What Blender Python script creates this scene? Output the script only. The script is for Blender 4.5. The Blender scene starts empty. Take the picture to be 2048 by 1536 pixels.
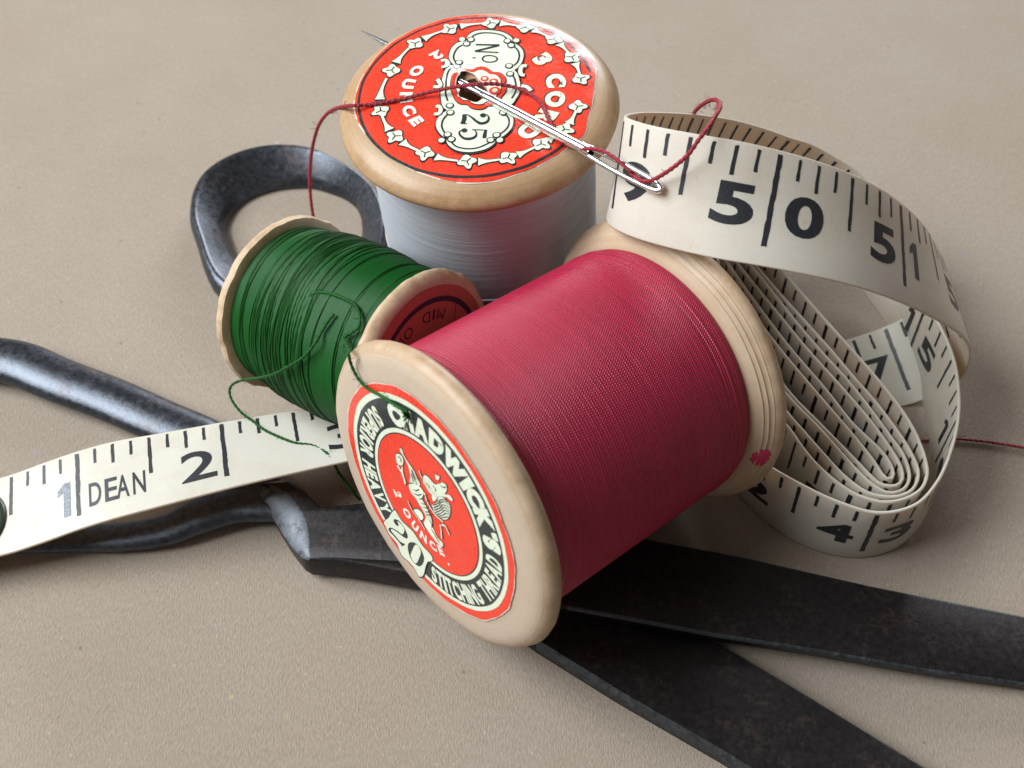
import bpy, bmesh, math, random
from mathutils import Vector, Matrix, geometry
random.seed(7)
K = 0.00114                      # one drawing unit in metres
scene = bpy.context.scene

# ------------------------------------------------------------------ camera
cam = bpy.data.objects.new('camera', bpy.data.cameras.new('camera'))
scene.collection.objects.link(cam)
cam.location = (0, 0, 159.651 * K)
cam.rotation_euler = (math.pi / 2 - 0.90296, 0, 0)
cam.data.sensor_width = 36.0
cam.data.lens = 36.0 * 2448.07 / 2048.0
cam.data.clip_start = 0.005
cam.data.clip_end = 20
cam.data.dof.use_dof = True
cam.data.dof.focus_distance = 172 * K
cam.data.dof.aperture_fstop = 30
scene.camera = cam

# ------------------------------------------------------------------ light
world = bpy.data.worlds.new('World'); scene.world = world; world.use_nodes = True
bg = world.node_tree.nodes['Background']
bg.inputs[0].default_value = (1.0, 0.93, 0.86, 1); bg.inputs[1].default_value = 0.15

def lamp(name, loc, target, sx, sy, power, col):
    l = bpy.data.lights.new(name, 'AREA'); l.shape = 'RECTANGLE'; l.size = sx * K; l.size_y = sy * K
    l.energy = power; l.color = col
    o = bpy.data.objects.new(name, l); scene.collection.objects.link(o)
    o.location = Vector(loc) * K
    o.rotation_euler = (Vector(target) - Vector(loc)).to_track_quat('-Z', 'Y').to_euler()
    return o
lamp('window_light', (-900, 130, 880), (0, 115, 10), 900, 760, 41.0, (0.93, 0.98, 1.0))
lamp('far_window_light', (360, 1620, 520), (0, 115, 20), 760, 460, 24.0, (0.96, 0.98, 1.0))

scene.view_settings.view_transform = 'Standard'
scene.view_settings.look = 'None'
scene.view_settings.exposure = 0.0
scene.view_settings.gamma = 1.0
scene.view_settings.use_curve_mapping = False

# ------------------------------------------------------------------ measured outlines (drawing units)
D = {"red":{"o":[-10.536,84.479,27.703],"n":[-0.75157,-0.64773,0.12486],"ex":[0.60304,-0.75137,-0.26793],"ey":[0.26736,-0.12607,0.95531],
"R":22.02,"rb":19.147,"L":44.618},"grey":{"o":[-4.999,142.771,46.757],"n":[-0.05622,-0.04772,0.99728],"ex":[-0.10995,-0.99249,-0.05368],"ey":[0.99235,-0.11267,0.05055],
"R":20.57,"rb":16.735,"L":46.2},"green":{"o":[-12.0,110.41,23.896],"n":[0.76948,-0.6022,0.21274],"ex":[-0.55224,-0.46003,0.69527],"ey":[-0.32082,-0.65248,-0.68654],
"R":14.123,"L":30.321,"rb":12.935,"rb2":12.796},"loop":[[[32.67,103.83,13.77],[34.56,105.26,0.18]],[[36.75,100.12,13.9],[37.63,100.65,0.15]],[[41.17,96.76,13.97],
[41.5,96.69,0.19]],[[45.99,93.81,14.0],[46.25,93.93,0.22]],[[51.29,92.01,13.99],[51.69,92.89,0.25]],[[56.7,93.23,14.18],[57.02,94.21,0.42]],[[60.66,97.15,14.52],
[61.32,97.63,0.76]],[[63.46,102.02,14.87],[64.18,102.37,0.99]],[[65.6,107.27,15.17],[65.74,107.74,1.12]],[[66.9,112.81,15.4],[66.49,113.34,1.24]],[[67.35,118.51,15.65],
[66.94,119.02,1.34]],[[66.79,124.06,15.8],[67.13,124.65,1.3]],[[65.64,129.48,15.87],[66.27,130.37,1.41]],[[65.69,135.33,16.26],[64.72,135.94,1.52]],[[66.5,141.2,16.34],
[62.76,141.45,1.88]],[[66.44,147.11,16.27],[60.07,146.64,2.79]],[[63.96,152.33,17.15],[56.26,150.81,4.52]],[[59.42,155.1,19.55],[51.58,153.42,7.07]],
[[54.41,156.07,22.56],[46.55,154.4,10.09]],[[49.4,155.83,25.77],[41.59,153.85,13.32]],[[44.94,153.76,29.01],[37.04,151.86,16.53]],[[40.12,152.16,32.21],
[33.04,148.77,19.56]],[[35.3,150.28,35.26],[29.36,145.27,22.59]],[[30.9,147.66,38.29],[25.72,141.75,25.69]],[[26.99,144.45,41.38],[22.05,138.28,28.83]],
[[23.42,140.91,44.53],[18.51,134.68,31.99]],[[20.14,137.14,47.7],[15.49,130.67,35.17]],[[17.1,133.13,50.88],[13.57,126.0,38.31]],[[15.12,128.49,54.0],
[13.64,120.88,41.33]],[[17.76,123.82,56.5],[16.31,116.22,43.82]],[[22.83,120.86,57.65],[20.64,112.52,45.57]],[[28.56,119.62,57.44],[25.76,109.74,46.62]],
[[34.19,119.7,55.75],[31.48,108.23,46.71]],[[39.59,120.24,53.41],[37.31,107.76,45.63]],[[44.63,121.12,50.45],[42.88,108.1,43.59]],[[49.18,122.41,46.95],
[48.0,108.97,40.7]],[[53.23,123.91,42.93],[52.68,110.22,37.28]],[[56.91,125.59,38.64],[57.0,111.64,33.48]],[[60.19,127.29,34.01],[61.07,113.22,29.5]],
[[63.04,129.11,29.18],[64.86,114.84,25.27]],[[65.91,130.75,24.22],[67.85,116.53,20.49]],[[68.17,132.31,18.98],[69.72,118.22,15.18]],[[68.68,133.77,13.39],
[70.7,119.87,9.68]],[[66.66,134.75,8.12],[69.93,121.34,4.23]],[[62.54,134.76,4.24],[65.73,121.45,0.58]],[[57.38,133.96,2.17],[60.29,120.36,0.15]],[[51.98,132.9,1.1],
[54.81,119.21,0.36]],[[46.52,131.79,0.56],[49.33,118.08,0.45]]],"lead":[[[-86.06,101.23,5.2],[-83.03,87.92,5.27]],[[-80.74,102.44,5.21],[-77.7,89.13,5.16]],
[[-75.47,103.64,6.0],[-72.4,90.34,5.61]],[[-70.38,104.77,7.51],[-67.24,91.48,6.9]],[[-65.28,105.89,8.87],[-62.14,92.62,8.41]],[[-60.08,107.12,9.61],[-56.9,93.83,9.45]],
[[-54.85,108.37,9.56],[-51.6,95.11,10.11]],[[-49.61,109.66,9.42],[-46.31,96.46,10.65]],[[-44.37,110.97,9.29],[-41.03,97.86,11.1]],[[-39.1,112.28,9.07],
[-35.77,99.24,11.37]],[[-33.83,113.57,8.78],[-30.51,100.61,11.5]],[[-28.52,114.87,8.54],[-25.23,101.98,11.59]],[[-23.23,116.2,8.46],[-19.96,103.34,11.67]],
[[-17.94,117.56,8.53],[-14.67,104.71,11.75]],[[-12.66,118.95,8.7],[-9.38,106.07,11.83]],[[-7.38,120.35,8.95],[-4.09,107.44,11.9]]],"emb":{"cream":[[[-7.26,4.18],
[-6.78,4.32],[-6.41,3.85],[-5.47,3.55],[-4.71,3.49],[-3.92,3.34],[-3.2,2.78],[-2.5,2.01],[-2.41,1.45],[-2.93,0.8],[-3.61,0.29],[-3.94,-0.01],[-3.99,0.77],[-4.17,1.61],
[-4.72,2.61],[-5.41,3.08],[-6.07,3.47],[-6.62,3.5],[-6.99,3.68]],[[-7.43,2.1],[-6.69,3.09],[-6.06,2.8],[-5.87,1.58],[-6.44,0.72],[-6.92,0.87]],[[-3.81,-0.37],
[-2.96,0.89],[-2.13,1.54],[-1.3,1.6],[-1.11,0.17],[-0.03,-0.19],[0.81,-0.73],[1.51,-1.22],[1.92,-2.62],[2.63,-2.8],[3.52,-2.92],[4.32,-2.76],[4.74,-3.04],[4.7,-3.78],
[3.94,-4.03],[3.1,-4.09],[2.27,-4.16],[1.43,-4.23],[0.71,-4.04],[0.44,-2.68],[-0.02,-2.01],[-0.98,-1.7],[-1.89,-1.58],[-2.66,-1.83],[-3.31,-1.52],[-3.69,-1.04]],
[[-1.5,-3.93],[-1.08,-3.27],[-0.4,-3.05],[0.19,-3.49],[0.19,-4.11],[-0.39,-4.61],[-1.05,-4.62]],[[-2.33,5.05],[-1.7,5.61],[-1.11,5.69],[-0.37,5.91],[0.18,7.18],
[0.48,8.0],[1.08,8.27],[1.45,7.55],[1.47,6.44],[2.13,7.38],[2.85,7.31],[2.59,6.68],[2.05,6.52],[1.66,5.94],[0.89,4.73],[0.7,3.56],[0.52,2.35],[0.02,2.58],[-0.29,2.88],
[-0.86,2.71],[-1.55,2.89],[-2.06,3.12],[-2.3,4.11]],[[0.92,4.64],[1.43,5.46],[2.15,5.71],[2.77,5.7],[3.35,4.46],[3.45,2.85],[2.98,1.34],[2.37,0.76],[1.55,0.7],
[0.79,1.35],[0.59,1.59],[0.96,2.87],[0.88,3.75]],[[-6.41,0.63],[-5.8,0.42],[-5.84,1.5],[-5.22,0.3],[-4.34,-0.73],[-4.35,-1.34],[-5.23,-0.31],[-5.88,-0.0],[-6.59,0.18]],
[[-0.99,7.86],[-0.68,7.86],[-0.35,8.32],[-0.19,7.63],[-0.4,7.11],[-0.74,7.19]]],"lines":[[[[-1.17,1.83],[-0.03,1.0],[1.55,0.7],[3.05,0.71]],0.28,1],[[[-3.29,4.73],
[-2.87,4.36],[-2.37,4.12]],0.2,1],[[[2.84,-0.33],[3.48,-1.1],[4.17,-2.09]],0.22,1],[[[3.02,-0.14],[3.66,0.66],[4.83,0.34]],0.25,1],[[[-2.81,-3.62],[-1.83,-4.24],
[-0.0,-4.49],[1.37,-4.67]],0.16,1],[[[0.72,1.82],[1.14,2.93],[1.25,4.3],[1.82,5.52],[2.19,5.62]],0.13,0],[[[0.94,1.5],[1.4,2.81],[1.5,4.19],[2.1,5.32],[2.65,5.48]],
0.13,0],[[[1.23,1.29],[1.68,2.6],[1.82,3.9],[2.39,4.83],[2.96,5.19]],0.13,0],[[[1.51,1.08],[1.96,2.4],[2.1,3.7],[2.64,4.43],[3.19,4.75]],0.13,0],[[[1.86,0.99],
[2.25,2.19],[2.41,3.41],[2.95,4.15],[3.32,4.26]],0.13,0],[[[2.18,0.99],[2.53,1.99],[2.85,3.35],[3.36,3.89]],0.13,0],[[[2.49,0.99],[2.91,2.1],[3.37,3.31]],0.13,0],
[[[-3.1,-0.55],[-2.59,-0.19],[-2.16,1.04]],0.13,0],[[[-2.53,-0.97],[-1.94,-0.19],[-1.49,0.95]],0.13,0],[[[-1.43,-0.43],[-0.98,0.71],[-0.92,1.71]],0.13,0],[[[-0.92,-0.67],
[-0.35,0.11],[-0.29,1.71]],0.13,0],[[[-0.41,-0.91],[0.1,-0.25],[0.22,0.88]],0.13,0],[[[0.17,-1.34],[0.61,-0.49],[0.79,0.46]],0.13,0],[[[0.5,-1.64],[1.12,-0.43],
[1.27,0.31]],0.13,0],[[[-0.55,5.29],[-0.06,5.34],[0.19,4.94]],0.13,0],[[[-1.55,4.04],[-1.11,4.27],[-0.86,3.86]],0.13,0],[[[0.42,7.07],[0.91,7.39],[1.08,7.99]],0.13,0],
[[[-7.01,2.12],[-6.61,2.53],[-6.21,1.97]],0.13,0],[[[-4.39,3.19],[-3.59,2.08],[-2.77,1.25]],0.13,0],[[[-4.14,3.08],[-3.2,2.19]],0.13,0],[[[-4.16,2.2],[-3.34,1.07]],
0.13,0],[[[2.12,-3.17],[2.95,-3.1],[4.11,-3.35]],0.13,0],[[[1.27,-2.01],[1.72,-2.37],[2.05,-2.98]],0.13,0]]},"cart":[[-11.75,-3.04],[-12.63,-2.59],[-13.23,-1.68],
[-13.49,0.09],[-13.3,1.75],[-12.72,2.87],[-11.89,3.7],[-11.15,3.86],[-10.63,3.6],[-10.61,4.16],[-10.1,4.95],[-9.15,5.61],[-7.95,5.89],[-6.51,5.81],[-5.3,5.38],
[-4.67,4.89],[-4.01,5.36],[-2.62,5.82],[-1.13,6.14],[0.24,6.13],[1.4,5.79],[2.44,5.44],[3.83,4.51],[4.56,5.36],[5.76,5.88],[7.29,5.89],[8.51,5.42],[9.41,4.69],
[9.77,3.78],[10.52,3.84],[11.52,3.12],[12.21,2.08],[12.6,0.55],[12.37,-1.14],[11.58,-2.39],[10.65,-2.98],[9.89,-2.97],[9.71,-3.57],[8.77,-4.39],[7.49,-4.97],[6.16,-4.93],
[5.03,-4.47],[4.35,-3.83],[3.79,-4.42],[2.69,-4.85],[0.99,-5.21],[-0.04,-5.36],[-1.31,-5.43],[-2.72,-5.35],[-3.91,-5.12],[-4.93,-4.71],[-5.26,-4.11],[-5.83,-4.59],
[-7.01,-5.12],[-8.34,-5.18],[-9.45,-4.93],[-10.33,-4.4],[-10.73,-3.64],[-10.94,-3.02]],"quat":[[-0.68,-3.95],[-2.08,-3.91],[-2.92,-3.47],[-3.74,-3.5],[-4.36,-2.95],
[-4.4,-1.99],[-4.29,-1.26],[-4.81,-0.69],[-5.02,0.16],[-4.64,1.0],[-3.97,1.72],[-3.89,2.68],[-3.11,3.56],[-2.19,3.91],[-1.38,3.88],[-0.47,4.18],[0.45,4.05],[1.38,3.61],
[2.53,3.51],[3.11,2.96],[3.27,1.97],[3.86,1.42],[4.01,0.51],[3.72,-0.46],[3.08,-1.09],[3.01,-2.11],[2.25,-2.84],[1.36,-3.27],[0.35,-3.73]],"hole":[[-3.18,-2.95],
[-3.73,-2.38],[-3.48,-1.39],[-3.04,-0.7],[-2.13,-0.11],[-1.47,0.64],[-0.68,1.17],[0.33,1.61],[1.37,1.43],[1.83,1.25],[1.85,1.06],[2.55,0.48],[2.69,-0.12],[2.23,-1.12],
[1.76,-2.04],[1.56,-2.7],[0.88,-2.63],[0.18,-2.49],[-0.38,-2.88],[-0.48,-3.21],[-1.29,-3.4],[-2.11,-3.2]],"clines":[[[-11.65,-2.38],[-12.35,-1.81],[-12.77,-0.64],
[-12.77,0.99],[-12.33,2.27],[-11.61,2.92]],[[-9.88,-3.53],[-9.12,-4.16],[-7.89,-4.47],[-6.8,-4.4],[-5.98,-3.97]],[[-9.83,4.33],[-8.88,4.99],[-7.69,5.28],[-6.48,5.17],
[-5.63,4.71]],[[-4.44,-3.68],[-4.18,-4.36],[-2.75,-4.72],[-1.23,-4.74],[0.73,-4.54],[2.41,-3.99]],[[-3.63,4.69],[-2.48,5.21],[-0.3,5.6],[1.43,5.17]],[[5.3,-3.19],
[5.33,-3.65],[6.46,-4.11],[7.67,-4.09],[8.74,-3.63],[9.1,-3.27]],[[5.07,4.11],[5.14,4.89],[6.22,5.32],[7.54,5.24],[8.77,4.46],[8.92,3.65]],[[10.83,-2.27],[11.64,-1.39],
[11.99,0.17],[11.7,1.64],[10.67,3.02]]],"curls":[[-11.15,-2.39],[-11.0,3.15],[-10.15,-2.91],[-10.05,3.82],[-5.48,4.01],[-5.88,-3.47],[-4.8,-3.65],[-3.73,4.36],
[3.42,-3.53],[4.86,-3.25],[9.36,-3.01],[10.29,-2.34],[10.13,3.18],[9.12,3.9],[4.5,4.28]],"dots":[[-11.22,-3.75],[-11.3,4.45],[10.47,-3.73],[10.06,4.46]],
"cscroll":[[[-6.07,-6.15],[-6.27,-5.54],[-5.57,-5.12],[-4.61,-5.22],[-4.35,-5.83]],[[-5.59,6.62],[-5.57,5.99],[-4.61,5.77],[-3.68,6.03],[-3.53,6.52]],[[3.73,-5.52],
[3.6,-5.07],[4.37,-4.72],[5.16,-4.92],[5.25,-5.53]],[[-1.98,-6.2],[-1.53,-5.82],[-0.61,-5.52],[-0.45,-6.53]],[[-1.25,6.28],[-1.06,7.09],[-0.29,7.79]]],
"needle":[[-23.601,161.736,43.743],[19.161,117.014,51.629]],"thread":[[-32.55,152.54,7.0],[-33.82,153.2,10.0],[-34.21,153.17,13.0],[-34.25,154.46,17.0],
[-33.78,155.0,21.0],[-32.73,154.25,26.0],[-31.24,153.04,31.0],[-29.73,151.74,34.5],[-28.01,150.61,37.0],[-24.11,141.06,45.6],[-20.41,140.7,46.24],[-16.11,141.41,46.57],
[-11.78,142.12,47.35],[-7.77,141.93,48.47],[-5.25,141.58,49.09],[-2.4,142.1,48.78],[0.46,142.12,48.14],[2.6,141.07,47.81],[4.22,138.89,47.59],[5.09,136.11,47.46],
[6.15,133.06,47.32],[7.49,130.79,47.29],[9.18,127.0,49.75],[11.05,125.27,51.25],[12.62,123.86,51.7],[13.99,122.39,51.69],[15.21,121.34,51.25],[15.99,120.65,50.65],
[16.84,118.75,51.51],[17.75,117.93,52.34],[18.7,117.41,53.41],[20.3,116.93,55.44],[21.98,117.05,57.47],[23.09,117.97,58.85],[24.36,119.42,59.78],[25.72,122.12,59.61],
[26.76,125.68,57.91],[27.46,130.1,55.17],[27.72,134.54,52.03],[27.63,138.7,48.35],[27.41,142.19,44.73],[27.26,144.67,41.79],[27.35,146.57,39.3],[27.7,147.41,36.86]],
"thread2":[[53.73,112.24,0.35],[61.9,113.4,0.35],[65.61,113.99,0.35],[68.5,114.38,0.35],[70.92,114.47,0.35],[74.83,114.08,0.35],[78.65,113.39,0.35],[82.41,112.51,0.35],
[92.74,109.8,0.35]],"loose":[[[-28.24,115.66,32.91],[-27.36,115.83,33.34],[-26.01,115.46,33.84],[-24.63,114.61,34.26],[-23.34,113.71,34.63],[-21.81,112.42,35.04],
[-20.94,111.03,35.16],[-20.57,109.4,34.96],[-20.8,108.42,34.53],[-21.58,108.05,33.94],[-22.52,107.97,33.3],[-22.8,107.6,32.9]],[[-24.42,111.59,33.7],
[-25.34,110.78,32.87],[-26.21,109.94,31.84],[-27.22,108.45,30.84],[-29.09,108.1,28.45],[-31.42,108.22,26.33],[-34.04,109.06,23.6],[-36.83,110.83,20.58],
[-40.86,116.08,13.5],[-42.65,116.1,12.5],[-43.37,115.62,11.5],[-42.92,114.22,10.8],[-41.44,112.52,10.0],[-39.54,111.09,9.74],[-37.59,109.26,10.05],[-35.02,107.67,10.32],
[-32.45,106.41,10.53],[-30.08,106.0,10.58],[-28.56,105.17,10.72],[-26.91,103.63,10.99],[-25.87,103.21,7.0],[-24.19,101.66,5.0],[-23.06,101.17,3.0]],
[[-22.64,107.49,33.02],[-20.52,98.11,41.94],[-20.33,97.58,40.32],[-19.88,96.85,39.22],[-19.04,95.75,38.58],[-17.93,94.49,38.76],[-16.57,93.07,39.56],[-15.32,91.74,40.17],
[-14.17,90.49,40.6],[-12.96,89.21,41.28],[-12.58,88.74,41.1]]],"two":[[-3.61,-11.41],[-3.44,-10.81],[-2.82,-10.13],[-2.02,-9.97],[-1.34,-10.21],[-0.73,-10.59],
[-0.44,-11.09],[-0.55,-11.67],[-1.04,-12.2],[-1.54,-12.5],[-2.35,-13.02],[-3.13,-13.66],[-3.44,-14.21],[-3.11,-14.46],[-2.19,-14.26],[-1.35,-14.2],[-0.69,-13.6],
[-0.32,-13.22],[-0.58,-14.48],[-0.87,-14.52],[-1.83,-14.62],[-2.75,-14.83],[-3.42,-15.06],[-3.75,-14.81],[-3.68,-14.23],[-3.29,-13.54],[-2.44,-12.75],[-1.63,-12.23],
[-1.38,-11.9],[-1.31,-11.03],[-1.49,-10.32],[-1.99,-10.08],[-2.64,-10.3],[-3.04,-10.74],[-2.64,-11.02],[-2.56,-11.28],[-2.78,-11.72],[-3.23,-11.82],[-3.52,-11.68]],
"zero":[[[0.22,-13.03],[0.1,-11.98],[0.39,-11.04],[1.02,-10.1],[1.87,-9.81],[2.59,-10.15],[3.21,-10.89],[3.45,-12.24],[3.25,-13.72],[2.74,-14.33],[1.98,-14.61],
[1.18,-14.4],[0.59,-13.75]],[[1.03,-10.81],[1.25,-10.08],[1.73,-9.92],[2.27,-10.26],[2.46,-10.79],[2.6,-12.55],[2.6,-13.77],[2.43,-14.32],[1.94,-14.5],[1.28,-14.18],
[1.09,-13.45],[1.04,-11.89]]],"cart20":[[-4.43,-11.15],[-4.49,-12.5],[-4.85,-14.09],[-4.83,-14.95],[-4.38,-15.16],[-3.2,-15.74],[-1.53,-15.51],[-0.05,-16.6],
[1.34,-15.96],[2.73,-15.71],[3.83,-16.05],[4.28,-15.26],[4.32,-14.01],[4.02,-12.16],[3.95,-10.63],[4.31,-9.67],[4.4,-8.93],[3.75,-8.46],[2.1,-8.79],[-0.02,-8.47],
[-1.48,-9.08],[-2.56,-9.45],[-3.6,-9.21],[-4.18,-9.29]],"n25":[[[[5.02,1.57],[5.06,2.03],[5.7,2.38],[6.48,2.21],[6.85,1.49],[6.5,0.75],[5.71,-0.04],[5.19,-0.73],
[5.22,-1.38]],[0.2,0.2,0.3,0.5,0.6,0.5,0.35,0.25,0.2]],[[[5.1,-1.24],[5.87,-1.1],[6.64,-1.15],[7.03,-1.26]],[0.6,0.75,0.7,0.8]],[[[6.99,-1.45],[7.0,-0.57]],[0.2,0.2]],
[[[8.16,0.31],[8.17,2.41]],[0.2,0.2]],[[[8.12,2.26],[8.99,2.21],[9.74,2.23]],[0.4,0.6,0.65]],[[[8.2,0.66],[8.83,1.01],[9.54,0.91],[10.01,0.21],[9.94,-0.64],[9.27,-1.3],
[8.68,-1.42],[8.28,-1.09]],[0.2,0.25,0.45,0.6,0.5,0.35,0.25,0.2]],[[[-10.08,-1.52],[-10.04,2.05]],[0.4,0.4]],[[[-9.98,1.97],[-8.56,-1.41]],[0.45,0.45]],[[[-8.49,-1.48],
[-8.42,2.07]],[0.3,0.3]],[[[-6.88,-0.15],[-7.47,0.1],[-7.68,0.88],[-7.48,1.7],[-6.98,2.08],[-6.44,1.83],[-6.19,1.06],[-6.37,0.23],[-6.88,-0.15]],
[0.28,0.28,0.28,0.28,0.28,0.28,0.28,0.28,0.28]],[[[-7.04,-1.62],[-7.06,-1.14]],[0.25,0.25]]],"bulbs":[[5.19,1.47],[8.38,-0.77]],"flowers":[[-3.35,14.7],[-7.94,13.04],
[-11.96,9.97],[-14.49,5.42],[-15.32,0.07],[-13.71,-6.01],[-10.12,-10.75],[-3.9,-13.29],[4.78,-13.43],[9.91,-10.43],[13.04,-5.66],[14.3,0.38],[13.3,5.97],[10.35,10.26],
[7.27,13.26],[2.55,14.74]],"labelg":[[3.59,-17.64],[0.15,-17.95],[-4.38,-17.35],[-9.08,-15.74],[-13.45,-12.64],[-16.56,-8.57],[-17.97,-3.54],[-17.65,2.16],[-16.13,7.93],
[-13.24,12.61],[-10.33,15.24],[-7.44,16.64],[-4.23,16.76],[1.39,16.74],[4.44,16.33],[7.43,16.15],[9.55,14.68],[12.86,11.71],[15.3,8.52],[17.18,4.7],[17.86,1.36],
[17.43,-2.75],[15.83,-7.08],[13.44,-10.78],[10.1,-14.09],[6.91,-16.37]],"coil":[[35.6,137],[36.3,134.4],[38.7,128.4],[41.6,121.8],[45.1,114.9],[48.5,108.6],[50.7,104.5],
[52.3,101.2],[52.9,99.6],[53.3,98.5],[53.9,97.9],[54.6,98.1],[54.9,99],[54.8,100.6],[53.9,102.9],[51.9,105.8],[50.1,108.7],[47.4,114.5],[43.5,121.8],[40.6,128],
[37.8,134.5],[35.8,139.6],[34.7,142.2],[34.0,141.6],[34.4,137.5],[36.9,129],[39.3,121],[41.7,114.3],[45.5,108.1],[47.8,104.4],[50.1,100.7],[51.3,98.7],[52.6,97.0],
[54.4,96.6],[55.6,97.3],[56.1,98.6],[55.9,100.8],[54.7,104.2],[52.8,108.6],[50.1,113.9],[45.9,121.8],[42.6,129],[39.6,135.5],[36.8,141.8],[35.0,146],[33.8,147],
[32.9,144.5],[33.4,138.5],[35.3,130],[38.1,121],[41.4,112.9],[45.2,106.9],[47.5,103.0],[49.6,99.5],[51.3,97.2],[53.2,95.7],[55.2,95.9],[56.5,97],[57.2,98.8],[57.0,102.2],
[55.8,105.3],[53.9,109.9],[51.3,115.6],[47.7,122],[44.2,129],[41.1,136],[38,142.7],[35.8,148],[34.0,151],[32.5,150.6],[31.8,146.5],[32.4,138],[34.3,128],[37.5,118],
[41,109.7],[43,106],[44.7,102.9],[46.9,99.2],[48.7,96.9],[50.8,95.2],[53.8,94.7],[56.3,95.5],[57.8,97.2],[58.5,99.5],[58,102.9],[56.7,106.9],[54.6,112],[52.2,116.7],
[49.6,122],[46.9,127],[43.2,133.8],[39.6,140.9],[37,147.2],[35,151.8],[33.2,154.4],[31.3,153.6],[30.5,147.5],[31.1,138],[33.1,126],[36.5,115],[40.7,107.2],[42.3,103.4],
[43.9,100.3],[46.4,97.1],[49,94.9],[52.5,93.8],[55.8,94.5],[58.3,96.2],[59.6,98.6],[59.9,101],[59.7,104.3],[59.1,107.6],[57.9,111.3],[55.4,117.1],[52.8,122.3],
[49.4,128.8],[46.4,134.7],[43.9,139.8],[40.6,147],[37.6,152.5],[34.5,156.5],[31.0,156.5],[29.2,150],[29.0,138],[29.8,124],[31.3,113]],"paint_ang":14.5,"hole_t":0.363}

# ------------------------------------------------------------------ materials
def mat(name):
    m = bpy.data.materials.new(name); m.use_nodes = True
    return m, m.node_tree, m.node_tree.nodes['Principled BSDF']
def node(nt, t, **kw):
    n = nt.nodes.new(t)
    for k, v in kw.items():
        if k.startswith('_'): setattr(n, k[1:], v)
        else: n.inputs[k.replace('__', ' ')].default_value = v
    return n
def coords(nt, kind='Object', scale=(1, 1, 1)):
    tc = nt.nodes.new('ShaderNodeTexCoord'); mp = nt.nodes.new('ShaderNodeMapping')
    mp.inputs['Scale'].default_value = scale
    nt.links.new(tc.outputs[kind], mp.inputs['Vector']); return mp.outputs['Vector']
def noise(nt, vec, scale, detail=4, rough=.6):
    n = node(nt, 'ShaderNodeTexNoise', Scale=scale, Detail=detail, Roughness=rough)
    nt.links.new(vec, n.inputs['Vector']); return n.outputs['Fac']
def ramp(nt, fac, stops):
    r = nt.nodes.new('ShaderNodeValToRGB'); el = r.color_ramp.elements
    while len(el) < len(stops): el.new(.5)
    for e, (p, c) in zip(el, stops):
        e.position = p; e.color = (*c, 1) if len(c) == 3 else c
    nt.links.new(fac, r.inputs['Fac']); return r.outputs['Color']
def mix(nt, fac, a, b, mode='MIX'):
    m = nt.nodes.new('ShaderNodeMix'); m.data_type = 'RGBA'; m.blend_type = mode
    for s, v in ((m.inputs['Factor'], fac), (m.inputs['A'], a), (m.inputs['B'], b)):
        if hasattr(v, 'default_value') or hasattr(v, 'is_output'): nt.links.new(v, s)
        elif isinstance(v, (int, float)): s.default_value = v
        else: s.default_value = (*v, 1)
    # colour sockets of the mix node are the third pair
    return m.outputs['Result']
def mixc(nt, fac, a, b, mode='MIX'):
    m = nt.nodes.new('ShaderNodeMix'); m.data_type = 'RGBA'; m.blend_type = mode
    socks = [m.inputs[0], m.inputs[6], m.inputs[7]]
    for s, v in zip(socks, (fac, a, b)):
        if isinstance(v, bpy.types.NodeSocket): nt.links.new(v, s)
        elif isinstance(v, (int, float)): s.default_value = v
        else: s.default_value = (*v, 1)
    return m.outputs[2]
def bump(nt, bsdf, h, strength, dist):
    b = node(nt, 'ShaderNodeBump', Strength=strength, Distance=dist * K)
    nt.links.new(h, b.inputs['Height'])
    nt.links.new(b.outputs['Normal'], bsdf.inputs['Normal']); return b
def math_n(nt, op, a, b=None):
    m = nt.nodes.new('ShaderNodeMath'); m.operation = op
    for s, v in zip(m.inputs, (a, b)):
        if v is None: continue
        if isinstance(v, bpy.types.NodeSocket): nt.links.new(v, s)
        else: s.default_value = v
    return m.outputs[0]
U = 1 / K    # texture scale for one feature per drawing unit

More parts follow.
